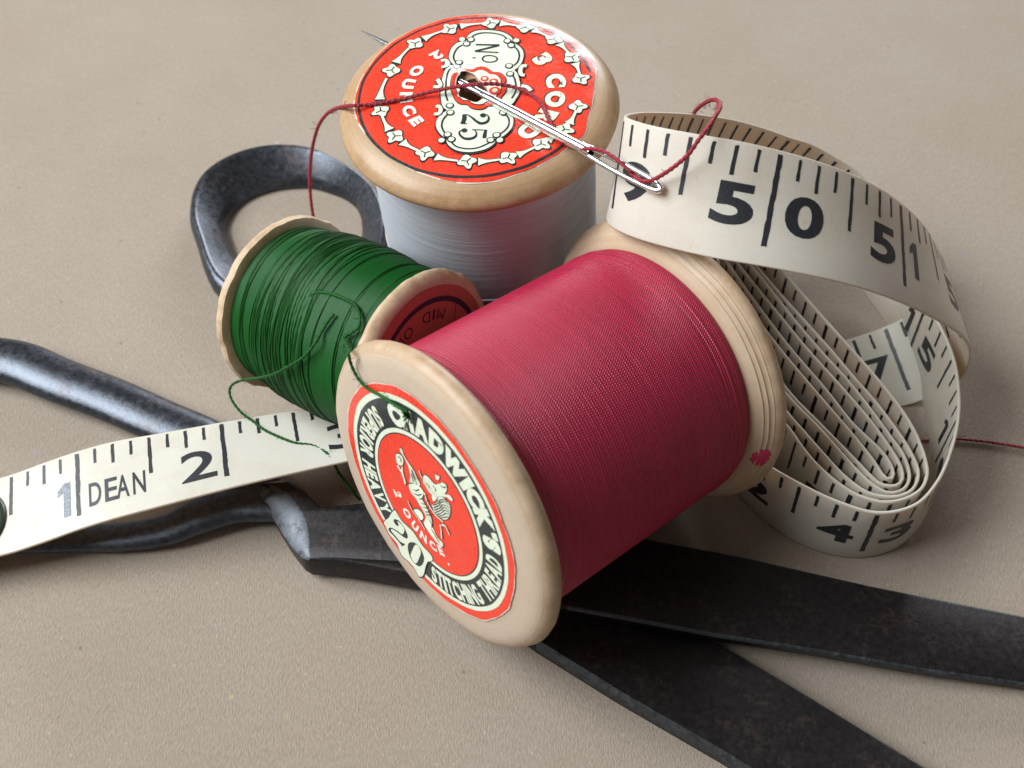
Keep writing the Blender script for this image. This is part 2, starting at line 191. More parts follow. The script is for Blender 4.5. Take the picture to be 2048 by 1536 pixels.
def m_card():
    m, nt, b = mat('brown_card')
    v = coords(nt)
    big = noise(nt, v, 0.03 * U, 3)
    mid = noise(nt, v, 0.9 * U, 5, .7)
    fv = coords(nt, scale=(3.4, .9, 1)); fv.node.inputs['Rotation'].default_value = (0, 0, -.35)
    fine = noise(nt, fv, 1.35 * U, 4, .8)
    c = ramp(nt, mid, [(.25, (.290, .236, .186)), (.5, (.336, .279, .225)), (.8, (.382, .322, .264))])
    c = mixc(nt, .6, c, ramp(nt, fine, [(.32, (.165, .13, .099)), (.68, (.525, .448, .372))]))
    c = mixc(nt, .35, c, ramp(nt, big, [(.35, (.312, .246, .187)), (.65, (.362, .304, .252))]))
    sp = node(nt, 'ShaderNodeTexVoronoi', Scale=.2 * U); nt.links.new(v, sp.inputs['Vector'])
    dot = ramp(nt, sp.outputs['Distance'], [(.045, (1, 1, 1)), (.075, (0, 0, 0))])
    sel = ramp(nt, sp.outputs['Color'], [(.52, (0, 0, 0)), (.56, (1, 1, 1))])
    c = mixc(nt, math_n(nt, 'MULTIPLY', math_n(nt, 'MULTIPLY', dot, sel), .55), c, (.16, .12, .09))
    sp2 = node(nt, 'ShaderNodeTexVoronoi', Scale=.7 * U); nt.links.new(v, sp2.inputs['Vector'])
    dot2 = ramp(nt, sp2.outputs['Distance'], [(.10, (1, 1, 1)), (.16, (0, 0, 0))])
    sel2 = ramp(nt, sp2.outputs['Color'], [(.72, (0, 0, 0)), (.75, (1, 1, 1))])
    c = mixc(nt, math_n(nt, 'MULTIPLY', math_n(nt, 'MULTIPLY', dot2, sel2), .3), c, (.62, .57, .5))
    sp3 = node(nt, 'ShaderNodeTexVoronoi', Scale=.11 * U); nt.links.new(v, sp3.inputs['Vector'])
    dot3 = ramp(nt, sp3.outputs['Distance'], [(.035, (1, 1, 1)), (.05, (0, 0, 0))])
    hue = mixc(nt, .5, sp3.outputs['Color'], (.35, .35, .4))
    c = mixc(nt, math_n(nt, 'MULTIPLY', dot3, .3), c, hue)
    st = noise(nt, v, .012 * U, 5, .65)
    c = mixc(nt, math_n(nt, 'MULTIPLY', ramp(nt, st, [(.5, (0, 0, 0)), (.68, (1, 1, 1))]), .16), c, (.24, .165, .10))
    nt.links.new(c, b.inputs['Base Color']); b.inputs['Roughness'].default_value = .72
    b.inputs['Specular IOR Level'].default_value = .3
    bump(nt, b, mixc(nt, .7, mid, fine), .7, .4); return m

def m_wood(name, pale, tan, dark, stain_lo, stain_hi, rough=.45, grey=(.5, .43, .37), face=(.52, .45, .375)):
    # UV.y holds 0..1 wear towards the handled rim
    m, nt, b = mat(name)
    v = coords(nt); uv = nt.nodes.new('ShaderNodeUVMap'); uv.uv_map = 'UVMap'
    sep = nt.nodes.new('ShaderNodeSeparateXYZ'); nt.links.new(uv.outputs['UV'], sep.inputs[0])
    n1 = noise(nt, v, .22 * U, 5, .65)
    n2 = noise(nt, v, 1.6 * U, 4, .7)
    rings = node(nt, 'ShaderNodeTexNoise', Scale=1.0, Detail=3)
    mp = coords(nt, scale=(.05 * U, .05 * U, 1.3 * U)); nt.links.new(mp, rings.inputs['Vector'])
    c = ramp(nt, rings.outputs['Fac'], [(.3, tan), (.5, pale), (.7, grey)])
    c = mixc(nt, .3, c, ramp(nt, n1, [(.3, pale), (.7, tan)]))
    c = mixc(nt, .16, c, ramp(nt, n2, [(.3, dark), (.6, pale)]))
    c = mixc(nt, math_n(nt, 'MULTIPLY', sep.outputs['X'], .72), c, ramp(nt, n1, [(.3, tuple(x * .9 for x in face)), (.7, face)]))
    w = math_n(nt, 'MULTIPLY', ramp(nt, sep.outputs['Y'], [(.25, (0, 0, 0)), (.9, (1, 1, 1))]),
               ramp(nt, noise(nt, v, .35 * U, 5, .75), [(stain_lo, (0, 0, 0)), (stain_hi, (1, 1, 1))]))
    c = mixc(nt, math_n(nt, 'MULTIPLY', w, .8), c, dark)
    so = nt.nodes.new('ShaderNodeSeparateXYZ'); tcn = nt.nodes.new('ShaderNodeTexCoord'); nt.links.new(tcn.outputs['Object'], so.inputs[0])
    rad = math_n(nt, 'SQRT', math_n(nt, 'ADD', math_n(nt, 'MULTIPLY', so.outputs['X'], so.outputs['X']), math_n(nt, 'MULTIPLY', so.outputs['Y'], so.outputs['Y'])))
    cv = nt.nodes.new('ShaderNodeCombineXYZ'); nt.links.new(math_n(nt, 'MULTIPLY', rad, 1.7 * U), cv.inputs[0]); nt.links.new(math_n(nt, 'MULTIPLY', so.outputs['Z'], 1.7 * U), cv.inputs[1])
    turn = noise(nt, cv.outputs[0], 1.0, 3, .7)
    c = mixc(nt, .22, c, ramp(nt, turn, [(.35, dark), (.55, pale)]))
    gr = noise(nt, coords(nt, scale=(1, .12, 1)), .9 * U, 4, .7)
    c = mixc(nt, .22, c, ramp(nt, gr, [(.35, tan), (.62, pale)]))
    dirt = noise(nt, v, .75 * U, 6, .8)
    c = mixc(nt, ramp(nt, dirt, [(.62, (0, 0, 0)), (.74, (.5, .5, .5))]), c, (.16, .10, .06))
    nt.links.new(c, b.inputs['Base Color']); b.inputs['Roughness'].default_value = rough
    b.inputs['Specular IOR Level'].default_value = .4
    bump(nt, b, mixc(nt, .5, n2, turn), .35, .16); return m

def m_thread(name, lo, mid, hi, ply, rough=.5, sheen=.3, bumps=.6, spec=.4, streak=0.0):
    m, nt, b = mat(name)
    uv = nt.nodes.new('ShaderNodeUVMap'); uv.uv_map = 'UVMap'
    mp = nt.nodes.new('ShaderNodeMapping'); nt.links.new(uv.outputs['UV'], mp.inputs['Vector'])
    mp.inputs['Rotation'].default_value = (0, 0, math.radians(32))
    wv = node(nt, 'ShaderNodeTexWave', Scale=ply, Distortion=1.0, Detail=1.0); wv.bands_direction = 'X'
    nt.links.new(mp.outputs[0], wv.inputs['Vector'])
    st = nt.nodes.new('ShaderNodeMapping'); nt.links.new(uv.outputs['UV'], st.inputs['Vector'])
    st.inputs['Scale'].default_value = (.05, 1.6, 1)
    n1 = noise(nt, st.outputs[0], 1.0, 4, .7)
    c = ramp(nt, n1, [(.3, lo), (.5, mid), (.72, hi)])
    if streak:
        s2 = nt.nodes.new('ShaderNodeMapping'); nt.links.new(uv.outputs['UV'], s2.inputs['Vector'])
        s2.inputs['Scale'].default_value = (.02, 5, 1)
        c = mixc(nt, streak, c, ramp(nt, noise(nt, s2.outputs[0], 1.0, 2, .7), [(.35, lo), (.65, hi)]))
    c = mixc(nt, .35, c, ramp(nt, wv.outputs['Fac'], [(0, lo), (1, hi)]))
    nt.links.new(c, b.inputs['Base Color']); b.inputs['Roughness'].default_value = rough
    b.inputs['Specular IOR Level'].default_value = spec
    b.inputs['Sheen Weight'].default_value = sheen; b.inputs['Sheen Roughness'].default_value = .4
    b.inputs['Sheen Tint'].default_value = (*[min(1, x * 2 + .25) for x in hi], 1)
    bump(nt, b, wv.outputs['Fac'], bumps, .12); return m

def m_paper(name, col, rough=.25, var=.12, wrinkle=.25):
    m, nt, b = mat(name); v = coords(nt)
    n = noise(nt, v, 1.8 * U, 4, .7); n2 = noise(nt, v, .25 * U, 4, .6)
    lo = tuple(x * (1 - var) for x in col); hi = tuple(min(1, x * (1 + var * .6)) for x in col)
    nt.links.new(ramp(nt, n, [(.3, lo), (.7, hi)]), b.inputs['Base Color'])
    nt.links.new(ramp(nt, n, [(.3, (rough - .06,) * 3), (.7, (rough + .12,) * 3)]), b.inputs['Roughness'])
    b.inputs['Specular IOR Level'].default_value = .5
    bump(nt, b, n2, wrinkle, .45); return m

def m_tape():
    m, nt, b = mat('tape_cloth'); v = coords(nt)
    n = noise(nt, v, .12 * U, 4, .65); f = noise(nt, v, 2.5 * U, 3, .7)
    c = ramp(nt, n, [(.3, (.71, .685, .585)), (.5, (.775, .765, .68)), (.75, (.80, .80, .735))])
    c = mixc(nt, .2, c, ramp(nt, f, [(.35, (.6, .58, .5)), (.6, (.78, .79, .74))]))
    st = noise(nt, v, .33 * U, 5, .75)
    c = mixc(nt, ramp(nt, st, [(.62, (0, 0, 0)), (.75, (.35, .35, .35))]), c, (.55, .43, .28))
    nt.links.new(c, b.inputs['Base Color']); b.inputs['Roughness'].default_value = .38
    b.inputs['Specular IOR Level'].default_value = .45
    bump(nt, b, f, .12, .15)
    tr = nt.nodes.new('ShaderNodeBsdfTranslucent'); tr.inputs[0].default_value = (.78, .50, .24, 1)
    mx = nt.nodes.new('ShaderNodeMixShader'); mx.inputs[0].default_value = .3
    out = nt.nodes['Material Output']
    nt.links.new(b.outputs[0], mx.inputs[1]); nt.links.new(tr.outputs[0], mx.inputs[2])
    nt.links.new(mx.outputs[0], out.inputs[0]); return m

def m_ink(name, col, worn=.0, rough=.45):
    m, nt, b = mat(name); v = coords(nt)
    n = noise(nt, v, 2.2 * U, 5, .8)
    nt.links.new(ramp(nt, n, [(.35, col), (.75, tuple(x + worn for x in col))]), b.inputs['Base Color'])
    b.inputs['Roughness'].default_value = rough; return m

def m_iron(name, base, rust, rough_lo, rough_hi, metallic=.75):
    m, nt, b = mat(name); v = coords(nt)
    n = noise(nt, v, .16 * U, 6, .7); f = noise(nt, v, 1.1 * U, 5, .75)
    c = ramp(nt, f, [(.3, tuple(x * .6 for x in base)), (.7, tuple(x * 1.35 for x in base))])
    r = math_n(nt, 'MULTIPLY', ramp(nt, n, [(.5, (0, 0, 0)), (.68, (1, 1, 1))]), ramp(nt, f, [(.45, (0, 0, 0)), (.62, (1, 1, 1))]))
    c = mixc(nt, math_n(nt, 'MULTIPLY', r, .75), c, rust)
    nt.links.new(c, b.inputs['Base Color'])
    nt.links.new(ramp(nt, f, [(.3, (rough_lo,) * 3), (.7, (rough_hi,) * 3)]), b.inputs['Roughness'])
    nt.links.new(math_n(nt, 'MULTIPLY', math_n(nt, 'SUBTRACT', 1.0, r), metallic), b.inputs['Metallic'])
    bump(nt, b, f, .25, .2); return m

def m_plain(name, col, rough, metallic=0):
    m, nt, b = mat(name); v = coords(nt)
    n = noise(nt, v, 1.2 * U, 4, .6)
    nt.links.new(ramp(nt, n, [(.3, tuple(x * .85 for x in col)), (.7, tuple(min(1, x * 1.1) for x in col))]), b.inputs['Base Color'])
    b.inputs['Roughness'].default_value = rough; b.inputs['Metallic'].default_value = metallic; return m

M = dict(
 card=m_card(),
 wood_front=m_wood('pale_wood', (.50, .375, .265), (.44, .31, .20), (.33, .18, .075), .38, .66, grey=(.54, .44, .34), face=(.53, .46, .39)),
 wood_grey=m_wood('honey_wood', (.45, .30, .175), (.39, .245, .13), (.27, .135, .05), .40, .62, rough=.36, grey=(.46, .34, .225), face=(.47, .35, .235)),
 wood_green=m_wood('worn_wood', (.60, .45, .30), (.54, .39, .25), (.33, .20, .11), .45, .6, rough=.55, grey=(.55, .44, .31)),
 red_thread=m_thread('crimson_thread', (.26, .004, .026), (.35, .007, .040), (.46, .015, .062), 1.1, rough=.38, sheen=.06, spec=.55, bumps=.55),
 loose_red=m_thread('dark_red_thread', (.20, .008, .016), (.28, .012, .025), (.38, .03, .05), 1.3, rough=.5, sheen=.2),
 grey_thread=m_thread('silver_grey_thread', (.36, .36, .42), (.50, .51, .57), (.62, .64, .69), 2.0, rough=.40, sheen=.1, bumps=.2, streak=.75),
 green_thread=m_thread('green_thread', (.002, .034, .004), (.003, .066, .008), (.006, .105, .015), 1.6, rough=.42, sheen=.0, spec=.22, bumps=.3, streak=.5),
 green_strand=m_thread('green_strand', (.003, .045, .005), (.007, .085, .009), (.024, .16, .022), 1.3, rough=.45, sheen=.0, spec=.25),
 label_red=m_paper('label_red', (.79, .048, .022)), label_cream=m_paper('label_cream', (.70, .75, .60), var=.06),
 label_dark=m_paper('label_dark', (.024, .032, .034), var=.25), label_white=m_paper('label_white', (.80, .76, .68), var=.06),
 label_pink=m_paper('label_pink', (.42, .12, .085), rough=.5), label_navy=m_paper('label_navy', (.018, .018, .05), rough=.5),
 paper_edge=m_paper('label_paper', (.72, .62, .52)), hole=m_plain('bore_wood', (.16, .07, .03), .8),
 tape=m_tape(), ink=m_ink('black_ink', (.012, .013, .018), .02), worn_ink=m_ink('worn_ink', (.05, .065, .10), .35),
 iron=m_iron('dark_iron', (.078, .086, .102), (.085, .036, .02), .26, .44, .9), worn=m_iron('worn_iron', (.085, .092, .105), (.022, .017, .016), .26, .62, .85),
 blade=m_iron('blade_iron', (.019, .016, .017), (.055, .024, .016), .34, .52, .5),
 steel=m_plain('needle_steel', (.70, .71, .72), .2, 1.0), tab=m_plain('tab_green', (.03, .045, .03), .35, .3),
 gold=m_plain('tab_gilt', (.5, .36, .12), .4, .6), paint=m_plain('pink_paint', (.52, .03, .09), .5),
)

# ------------------------------------------------------------------ mesh builder
class MB:
    def __init__(s): s.v = []; s.f = []; s.m = []; s.uv = []
    def add(s, verts, faces, mi=0, uv=None):
        o = len(s.v); s.v += [tuple(p) for p in verts]
        s.uv += list(uv) if uv else [(0, 0)] * len(verts)
        s.f += [tuple(i + o for i in f) for f in faces]; s.m += [mi] * len(faces)
    def build(s, name, mats, parent=None, origin=(0, 0, 0), smooth=True, recalc=False, sharp=None, post=None):
        me = bpy.data.meshes.new(name); ox, oy, oz = origin
        me.from_pydata([((x - ox) * K, (y - oy) * K, (z - oz) * K) for x, y, z in s.v], [], s.f)
        for k in mats: me.materials.append(M[k])
        me.polygons.foreach_set('material_index', s.m)
        me.polygons.foreach_set('use_smooth', [smooth] * len(s.f))
        ul = me.uv_layers.new(name='UVMap')
        flat = []
        for f in s.f:
            for i in f: flat += s.uv[i]
        ul.data.foreach_set('uv', flat)
        if recalc or post:
            bm = bmesh.new(); bm.from_mesh(me)
            if post: post(bm)
            if recalc: bmesh.ops.recalc_face_normals(bm, faces=bm.faces)
            bm.to_mesh(me); bm.free()
        if sharp is not None: me.set_sharp_from_angle(angle=math.radians(sharp))
        me.update()
        ob = bpy.data.objects.new(name, me); scene.collection.objects.link(ob)
        if parent is not None: ob.parent = parent
        return ob

def thing(name, label, cat, loc=(0, 0, 0), rot=None, group=None):
    o = bpy.data.objects.new(name, None); scene.collection.objects.link(o)
    o.empty_display_size = .005
    if rot is not None: o.matrix_world = Matrix.Translation(Vector(loc) * K) @ rot.to_4x4()
    else: o.location = Vector(loc) * K
    tag(o, label, cat, group); return o
def tag(o, label, cat, group=None):
    o['label'] = label; o['category'] = cat
    if group: o['group'] = group

def catmull(P, n=8, closed=False):
    P = [Vector(p) for p in P]; out = []; N = len(P)
    rng = range(N) if closed else range(N - 1)
    for i in rng:
        if closed: a, b, c, d = P[i - 1], P[i], P[(i + 1) % N], P[(i + 2) % N]
        else: a, b, c, d = P[max(i - 1, 0)], P[i], P[i + 1], P[min(i + 2, N - 1)]
        for k in range(n):
            t = k / n
            out.append(.5 * ((2 * b) + (c - a) * t + (2 * a - 5 * b + 4 * c - d) * t * t + (3 * b - a - 3 * c + d) * t ** 3))
    if not closed: out.append(P[-1])
    return out
def resample(P, step):
    out = [P[0].copy()]; acc = 0
    for a, b in zip(P, P[1:]):
        L = (b - a).length
        if L == 0: continue
        t = step - acc
        while t <= L:
            out.append(a.lerp(b, t / L)); t += step
        acc = L - (t - step)
    if (out[-1] - P[-1]).length > step * .3: out.append(P[-1].copy())
    return out
def tube(mb, P, rad, seg=8, mi=0, flat=1.0, closed=False, caps=True, twist=0.0):
    """sweep an ellipse along P; rad is a number or a list, flat squeezes it vertically"""
    n = len(P); rads = rad if isinstance(rad, (list, tuple)) else [rad] * n
    T = [((P[(i + 1) % n] if (closed or i < n - 1) else P[i]) - (P[i - 1] if (closed or i > 0) else P[i])).normalized() for i in range(n)]
    up = Vector((0, 0, 1)) if abs(T[0].z) < .9 else Vector((0, 1, 0))
    nrm = (up - T[0] * up.dot(T[0])).normalized(); V = []; UV = []; L = 0
    for i in range(n):
        nrm = (nrm - T[i] * nrm.dot(T[i]))
        if flat != 1.0:
            q = up - T[i] * up.dot(T[i]); nrm = q if q.length > .05 else nrm
        nrm.normalize(); bi = T[i].cross(nrm)
        if i: L += (P[i] - P[i - 1]).length
        for k in range(seg + 1):
            a = 2 * math.pi * k / seg
            V.append(P[i] + (bi * math.cos(a) + nrm * math.sin(a) * flat) * (rads[i] * (1 + .17 * math.cos(2 * a - twist * L)) if twist else rads[i])); UV.append((L, k / seg * 2))
    F = []; w = seg + 1
    for i in range(n if closed else n - 1):
        j = (i + 1) % n
        for k in range(seg): F.append((i * w + k, i * w + k + 1, j * w + k + 1, j * w + k))
    mb.add(V, F, mi, UV)
    if caps and not closed:
        for i in (0, n - 1):
            mb.add([V[i * w + k] for k in range(seg)], [tuple(range(seg)) if i else tuple(range(seg))[::-1]], mi)
def lathe(mb, prof, seg=128, mi=0, uvf=None, jit=None):
    """prof: list of (z, r); axis = local Z"""
    V = []; UV = []; F = []; w = seg + 1; L = 0
    for i, (z, r) in enumerate(prof):
        if i: L += math.hypot(z - prof[i - 1][0], r - prof[i - 1][1])
        for k in range(seg + 1):
            a = 2 * math.pi * (k % seg) / seg; rr, zz = r, z
            if jit: rr, zz = jit(a, r, z)
            V.append((rr * math.cos(a), rr * math.sin(a), zz))
            UV.append(uvf(i, k / seg, r, z, L) if uvf else (k / seg * 2 * math.pi * r, L))
    for i in range(len(prof) - 1):
        for k in range(seg): F.append((i * w + k, i * w + k + 1, (i + 1) * w + k + 1, (i + 1) * w + k))
    mb.add(V, F, mi, UV)

def hairs(mb, P, count, length, mi=0, rad=.03):
    for _ in range(count):
        p = P[random.randrange(1, len(P) - 1)]
        d = Vector((random.gauss(0, 1), random.gauss(0, 1), random.gauss(0, 1))).normalized() * length * random.uniform(.4, 1)
        q = Vector((random.gauss(0, 1), random.gauss(0, 1), random.gauss(0, 1))) * length * .25
        tube(mb, catmull([p, p + d * .5 + q, p + d], 3), rad, 4, mi, caps=False)

# ------------------------------------------------------------------ flat drawing (labels, tape print)
def fill(loops, z, mi, mb, mp=None):
    loops = [[Vector((p[0], p[1], 0)) for p in l] for l in loops]
    tris = geometry.tessellate_polygon(loops); pts = [p for l in loops for p in l]
    mb.add([(p.x, p.y, z) for p in pts], tris, mi)
def area2(P): return sum(a[0] * b[1] - b[0] * a[1] for a, b in zip(P, P[1:] + P[:1]))
def smooth2(P, n=4, closed=True):
    return [(p.x, p.y) for p in catmull([(x, y, 0) for x, y in P], n, closed)]
def circ2(cx, cy, r, n=64, a0=0, a1=360):
    full = abs(a1 - a0) >= 360
    return [(cx + r * math.cos(math.radians(a0 + (a1 - a0) * i / (n if full else n - 1))),
             cy + r * math.sin(math.radians(a0 + (a1 - a0) * i / (n if full else n - 1)))) for i in range(n)]
def wob(P, amp, f=7):
    ph = [random.random() * 6.28 for _ in range(4)]; out = []
    cx = sum(p[0] for p in P) / len(P); cy = sum(p[1] for p in P) / len(P)
    for x, y in P:
        a = math.atan2(y - cy, x - cx); r = math.hypot(x - cx, y - cy)
        r += amp * (math.sin(f * a + ph[0]) * .5 + math.sin(2.3 * f * a + ph[1]) * .35 + math.sin(5 * f * a + ph[2]) * .2)
        out.append((cx + r * math.cos(a), cy + r * math.sin(a)))
    return out
def stroke(P, w, z, mi, mb, n=6, sm=True):
    """a line of width w (number or list per control point)"""
    ws = w if isinstance(w, (list, tuple)) else [w] * len(P)
    if sm and len(P) > 2:
        Q = catmull([(x, y, ww) for (x, y), ww in zip(P, ws)], n); P = [(q.x, q.y) for q in Q]; ws = [q.z for q in Q]
    V = []
    for i, (x, y) in enumerate(P):
        a = P[max(i - 1, 0)]; b = P[min(i + 1, len(P) - 1)]; dx, dy = b[0] - a[0], b[1] - a[1]; L = math.hypot(dx, dy) or 1
        nx, ny = -dy / L * ws[i] / 2, dx / L * ws[i] / 2
        V += [(x + nx, y + ny, z), (x - nx, y - ny, z)]
    mb.add(V, [(2 * i, 2 * i + 1, 2 * i + 3, 2 * i + 2) for i in range(len(P) - 1)], mi)
_gl = {}
def glyph(ch, bold):
    """triangulated capital or digit: cap height 1, left edge at 0"""
    key = (ch, bold)
    if ch == '1': return ([(.193, 0), (.42, 0), (.42, 1), (.218, 1), (0, .82), (0, .64), (.193, .74)], [(0, 1, 2, 6), (6, 2, 3), (6, 3, 4, 5)], .42)
    if key in _gl: return _gl[key]
    cu = bpy.data.curves.new('glyph', 'FONT'); cu.body = ch; cu.size = 1; cu.offset = bold; cu.resolution_u = 5
    ob = bpy.data.objects.new('glyph', cu); scene.collection.objects.link(ob)
    dg = bpy.context.evaluated_depsgraph_get(); dg.update()
    me = ob.evaluated_get(dg).to_mesh()
    V = [(v.co.x, v.co.y) for v in me.vertices]; F = [tuple(p.vertices) for p in me.polygons]
    ob.evaluated_get(dg).to_mesh_clear(); bpy.data.objects.remove(ob); bpy.data.curves.remove(cu)
    x0 = min(p[0] for p in V); x1 = max(p[0] for p in V); y0 = min(p[1] for p in V); y1 = max(p[1] for p in V)
    if ch in "'.,": y0 = y1 - (y1 - y0) / .33
    h = y1 - y0
    g = ([((x - x0) / h, (y - y0) / h) for x, y in V], F, (x1 - x0) / h); _gl[key] = g; return g
def arc_text(txt, r_base, height, a0, a1, z, mi, mb, bold, inward=False, gap=.10, dark=None):
    """set txt between angles a0..a1 (degrees, centre of the first and last letter); inward: heads point to the centre"""
    ws = [.45 if c == ' ' else (.25 if c == "'" else glyph(c, bold)[2]) for c in txt]
    ws = [.8 * w + .12 for w in ws]; tot = sum(ws); acc = 0; half = ws[0] / 2; den = tot - ws[0] / 2 - ws[-1] / 2
    for c, w in zip(txt, ws):
        t = (acc + w / 2 - half) / den; acc += w
        if c == ' ': continue
        ang = math.radians(a0 + (a1 - a0) * t); step = abs(math.radians(a1 - a0)) / den * w
        V, F, gw = glyph(c, bold); out = []
        rm = r_base - height / 2 if inward else r_base + height / 2
        width = step * rm * (1 - gap)
        for x, y in V:
            xx = (x / gw - .5) * width; yy = y * height
            if inward: rr = r_base - yy; aa = ang + xx / rm
            else: rr = r_base + yy; aa = ang - xx / rm
            out.append((rr * math.cos(aa), rr * math.sin(aa), z))
        if dark is not None:
            mb.add([(x - .16, y - .20, z - .012) for x, y, _ in out], F, dark)
        mb.add(out, F, mi)
def grid_cut(step, x0, x1, y0, y1):
    def f(bm):
        for ax, a, b in ((0, x0, x1), (1, y0, y1)):
            k = a
            while k <= b:
                co = [0, 0, 0]; co[ax] = k * K; no = [0, 0, 0]; no[ax] = 1
                bmesh.ops.bisect_plane(bm, geom=bm.verts[:] + bm.edges[:] + bm.faces[:], dist=1e-8, plane_co=co, plane_no=no)
                k += step
    return f
def frame_rot(d): return Matrix((d['ex'], d['ey'], d['n'])).transposed()

# ------------------------------------------------------------------ the surface
mb = MB()
N = 40
for j in range(N + 1):
    for i in range(N + 1):
        mb.v.append((-600 + 1200 * i / N, -250 + 1400 * j / N, 0)); mb.uv.append((0, 0))
for j in range(N):
    for i in range(N):
        a = j * (N + 1) + i; mb.f.append((a, a + 1, a + N + 2, a + N + 1)); mb.m.append(0)
ground = mb.build('tabletop', ['card']); ground['kind'] = 'structure'

# ------------------------------------------------------------------ scissors
sc = thing('scissors', 'old dark iron tailor\'s scissors lying half open beneath the spools', 'scissors', (-2, 90, 0))
SO = (-2, 90, 0)
def lerp1(pts):
    def f(x):
        if x <= pts[0][0]: return pts[0][1]
        for (a, za), (b, zb) in zip(pts, pts[1:]):
            if x <= b: return za + (zb - za) * (x - a) / (b - a)
        return pts[-1][1]
    return f
def prism(mb, P, zf0, zf1, cham, mi=0, base_in=.15, worn=()):
    """outline P (counter-clockwise) with a chamfer cham[i] on the upper edge"""
    n = len(P); fl = area2(P) < 0
    if fl: P = P[::-1]; cham = cham[::-1]; worn = {(n - 2 - i) % n for i in worn}
    def inset(i, d):
        p0, p1, p2 = Vector(P[i - 1]), Vector(P[i]), Vector(P[(i + 1) % n])
        a = (p1 - p0).normalized(); b = (p2 - p1).normalized()
        na = Vector((-a.y, a.x)); nb = Vector((-b.y, b.x)); m = na + nb
        if m.length < .2: m = na
        m = m / max(.35, (m.length ** 2) / 2) if m.length else na
        return p1 + m * d
    z0 = zf0 if callable(zf0) else lambda x: zf0
    z1 = zf1 if callable(zf1) else lambda x: zf1
    R0 = [(*inset(i, base_in), z0(P[i][0])) for i in range(n)]
    R1 = [(P[i][0], P[i][1], max(z0(P[i][0]) + .3, z1(P[i][0]) - cham[i][1])) for i in range(n)]
    R2 = [(*inset(i, cham[i][0]), z1(P[i][0])) for i in range(n)]
    RM = [tuple(.5 * (R1[i][k] + R2[i][k]) + (.16 * cham[i][1] if k == 2 else 0) + (.12 * (R1[i][k] - R2[i][k]) if k < 2 else 0) for k in range(3)) for i in range(n)]
    o = len(mb.v); mb.add(R0 + R1 + R2 + RM, [])
    for i in range(n):
        j = (i + 1) % n
        mb.f += [(o + i, o + j, o + n + j, o + n + i), (o + n + i, o + n + j, o + 3 * n + j, o + 3 * n + i), (o + 3 * n + i, o + 3 * n + j, o + 2 * n + j, o + 2 * n + i)]
        mb.m += [mi] + [mi + 1 if i in worn else mi] * 2
    t = geometry.tessellate_polygon([[Vector((p[0], p[1], 0)) for p in R2]])
    mb.f += [tuple(o + 2 * n + q for q in tri) for tri in t]; mb.m += [mi] * len(t)
    mb.add(R0, [tuple(reversed(q)) for q in t], mi)
near = [(-29.2, 89.1), (-25.9, 88.9), (-21.9, 88.2), (-15.7, 87.0), (-5, 84.4), (7.7, 81.4), (17.1, 79.7), (28.2, 77.6), (41.7, 75.6), (56.8, 73.0), (70.0, 71.3), (100, 65.5), (150, 57)]
far = [(152, 58), (110, 71), (72.7, 81.9), (51.4, 86.2), (33.3, 90.5), (21.2, 92.8), (8, 95.8), (-6, 98), (-16, 98.7), (-22, 98.9), (-26.2, 98.4), (-28.6, 98.3), (-31, 101)]
sh0 = [(-33.2, 104), (-38.9, 103), (-38.0, 99.5), (-37.3, 99.1), (-35.9, 97.7), (-34.2, 95), (-32.4, 92.3), (-30.4, 89.8)]
sh = smooth2(sh0, 3, False); chs = [(p.x, p.y) for p in catmull([(a, b, 0) for a, b in [(1.6, 2.6), (1.6, 2.6), (2.4, 2.6), (3.0, 2.4), (3.6, 2.2), (3.8, 1.9), (3.2, 1.5), (1.6, .9)]], 3)]
ch = [(.5, .5)] * 3 + [(.45, .4)] * 10 + [(.4, .35)] * 6 + [(.6, .5)] * 7 + chs
mb = MB(); NB = len(near); NF = len(far)
prism(mb, near + far + sh, lerp1([(-14, 1.3), (0, 3.4), (7.7, 4.0), (28, 3.2), (56, 1.9), (68, 1.2), (150, .2)]), lerp1([(-5, 6.1), (7.7, 5.8), (28, 4.9), (41, 4.3), (56, 3.5), (68, 2.8), (150, 1.4)]), ch, worn=set(range(NB + NF + 5, NB + NF + 22)) | set(range(5, 12)) | set(range(NB + 1, NB + 6)))
mb.build('blade', ['blade', 'worn'], sc, SO, smooth=True, recalc=True, sharp=36)
mb = MB()
lo = [(3.3, 77.3), (14.4, 69.7), (27.8, 61.2), (60, 38.6), (120, -2), (122, 0), (80, 41.3), (53.8, 59.9), (37.5, 71.6), (27.5, 78.5), (16, 86.5), (8, 92), (0, 98.5), (-6, 104), (-13, 101), (-9, 91), (-4, 83.2)]
lc = [(.75, 1.9)] * 5 + [(.3, .25)] * 7 + [(.5, .5)] * 5
prism(mb, lo, .15, 3.0, lc, worn={0, 1, 2, 3, 7, 8, 9, 10})
mb.build('blade', ['blade', 'worn'], sc, SO, smooth=True, recalc=True, sharp=36)
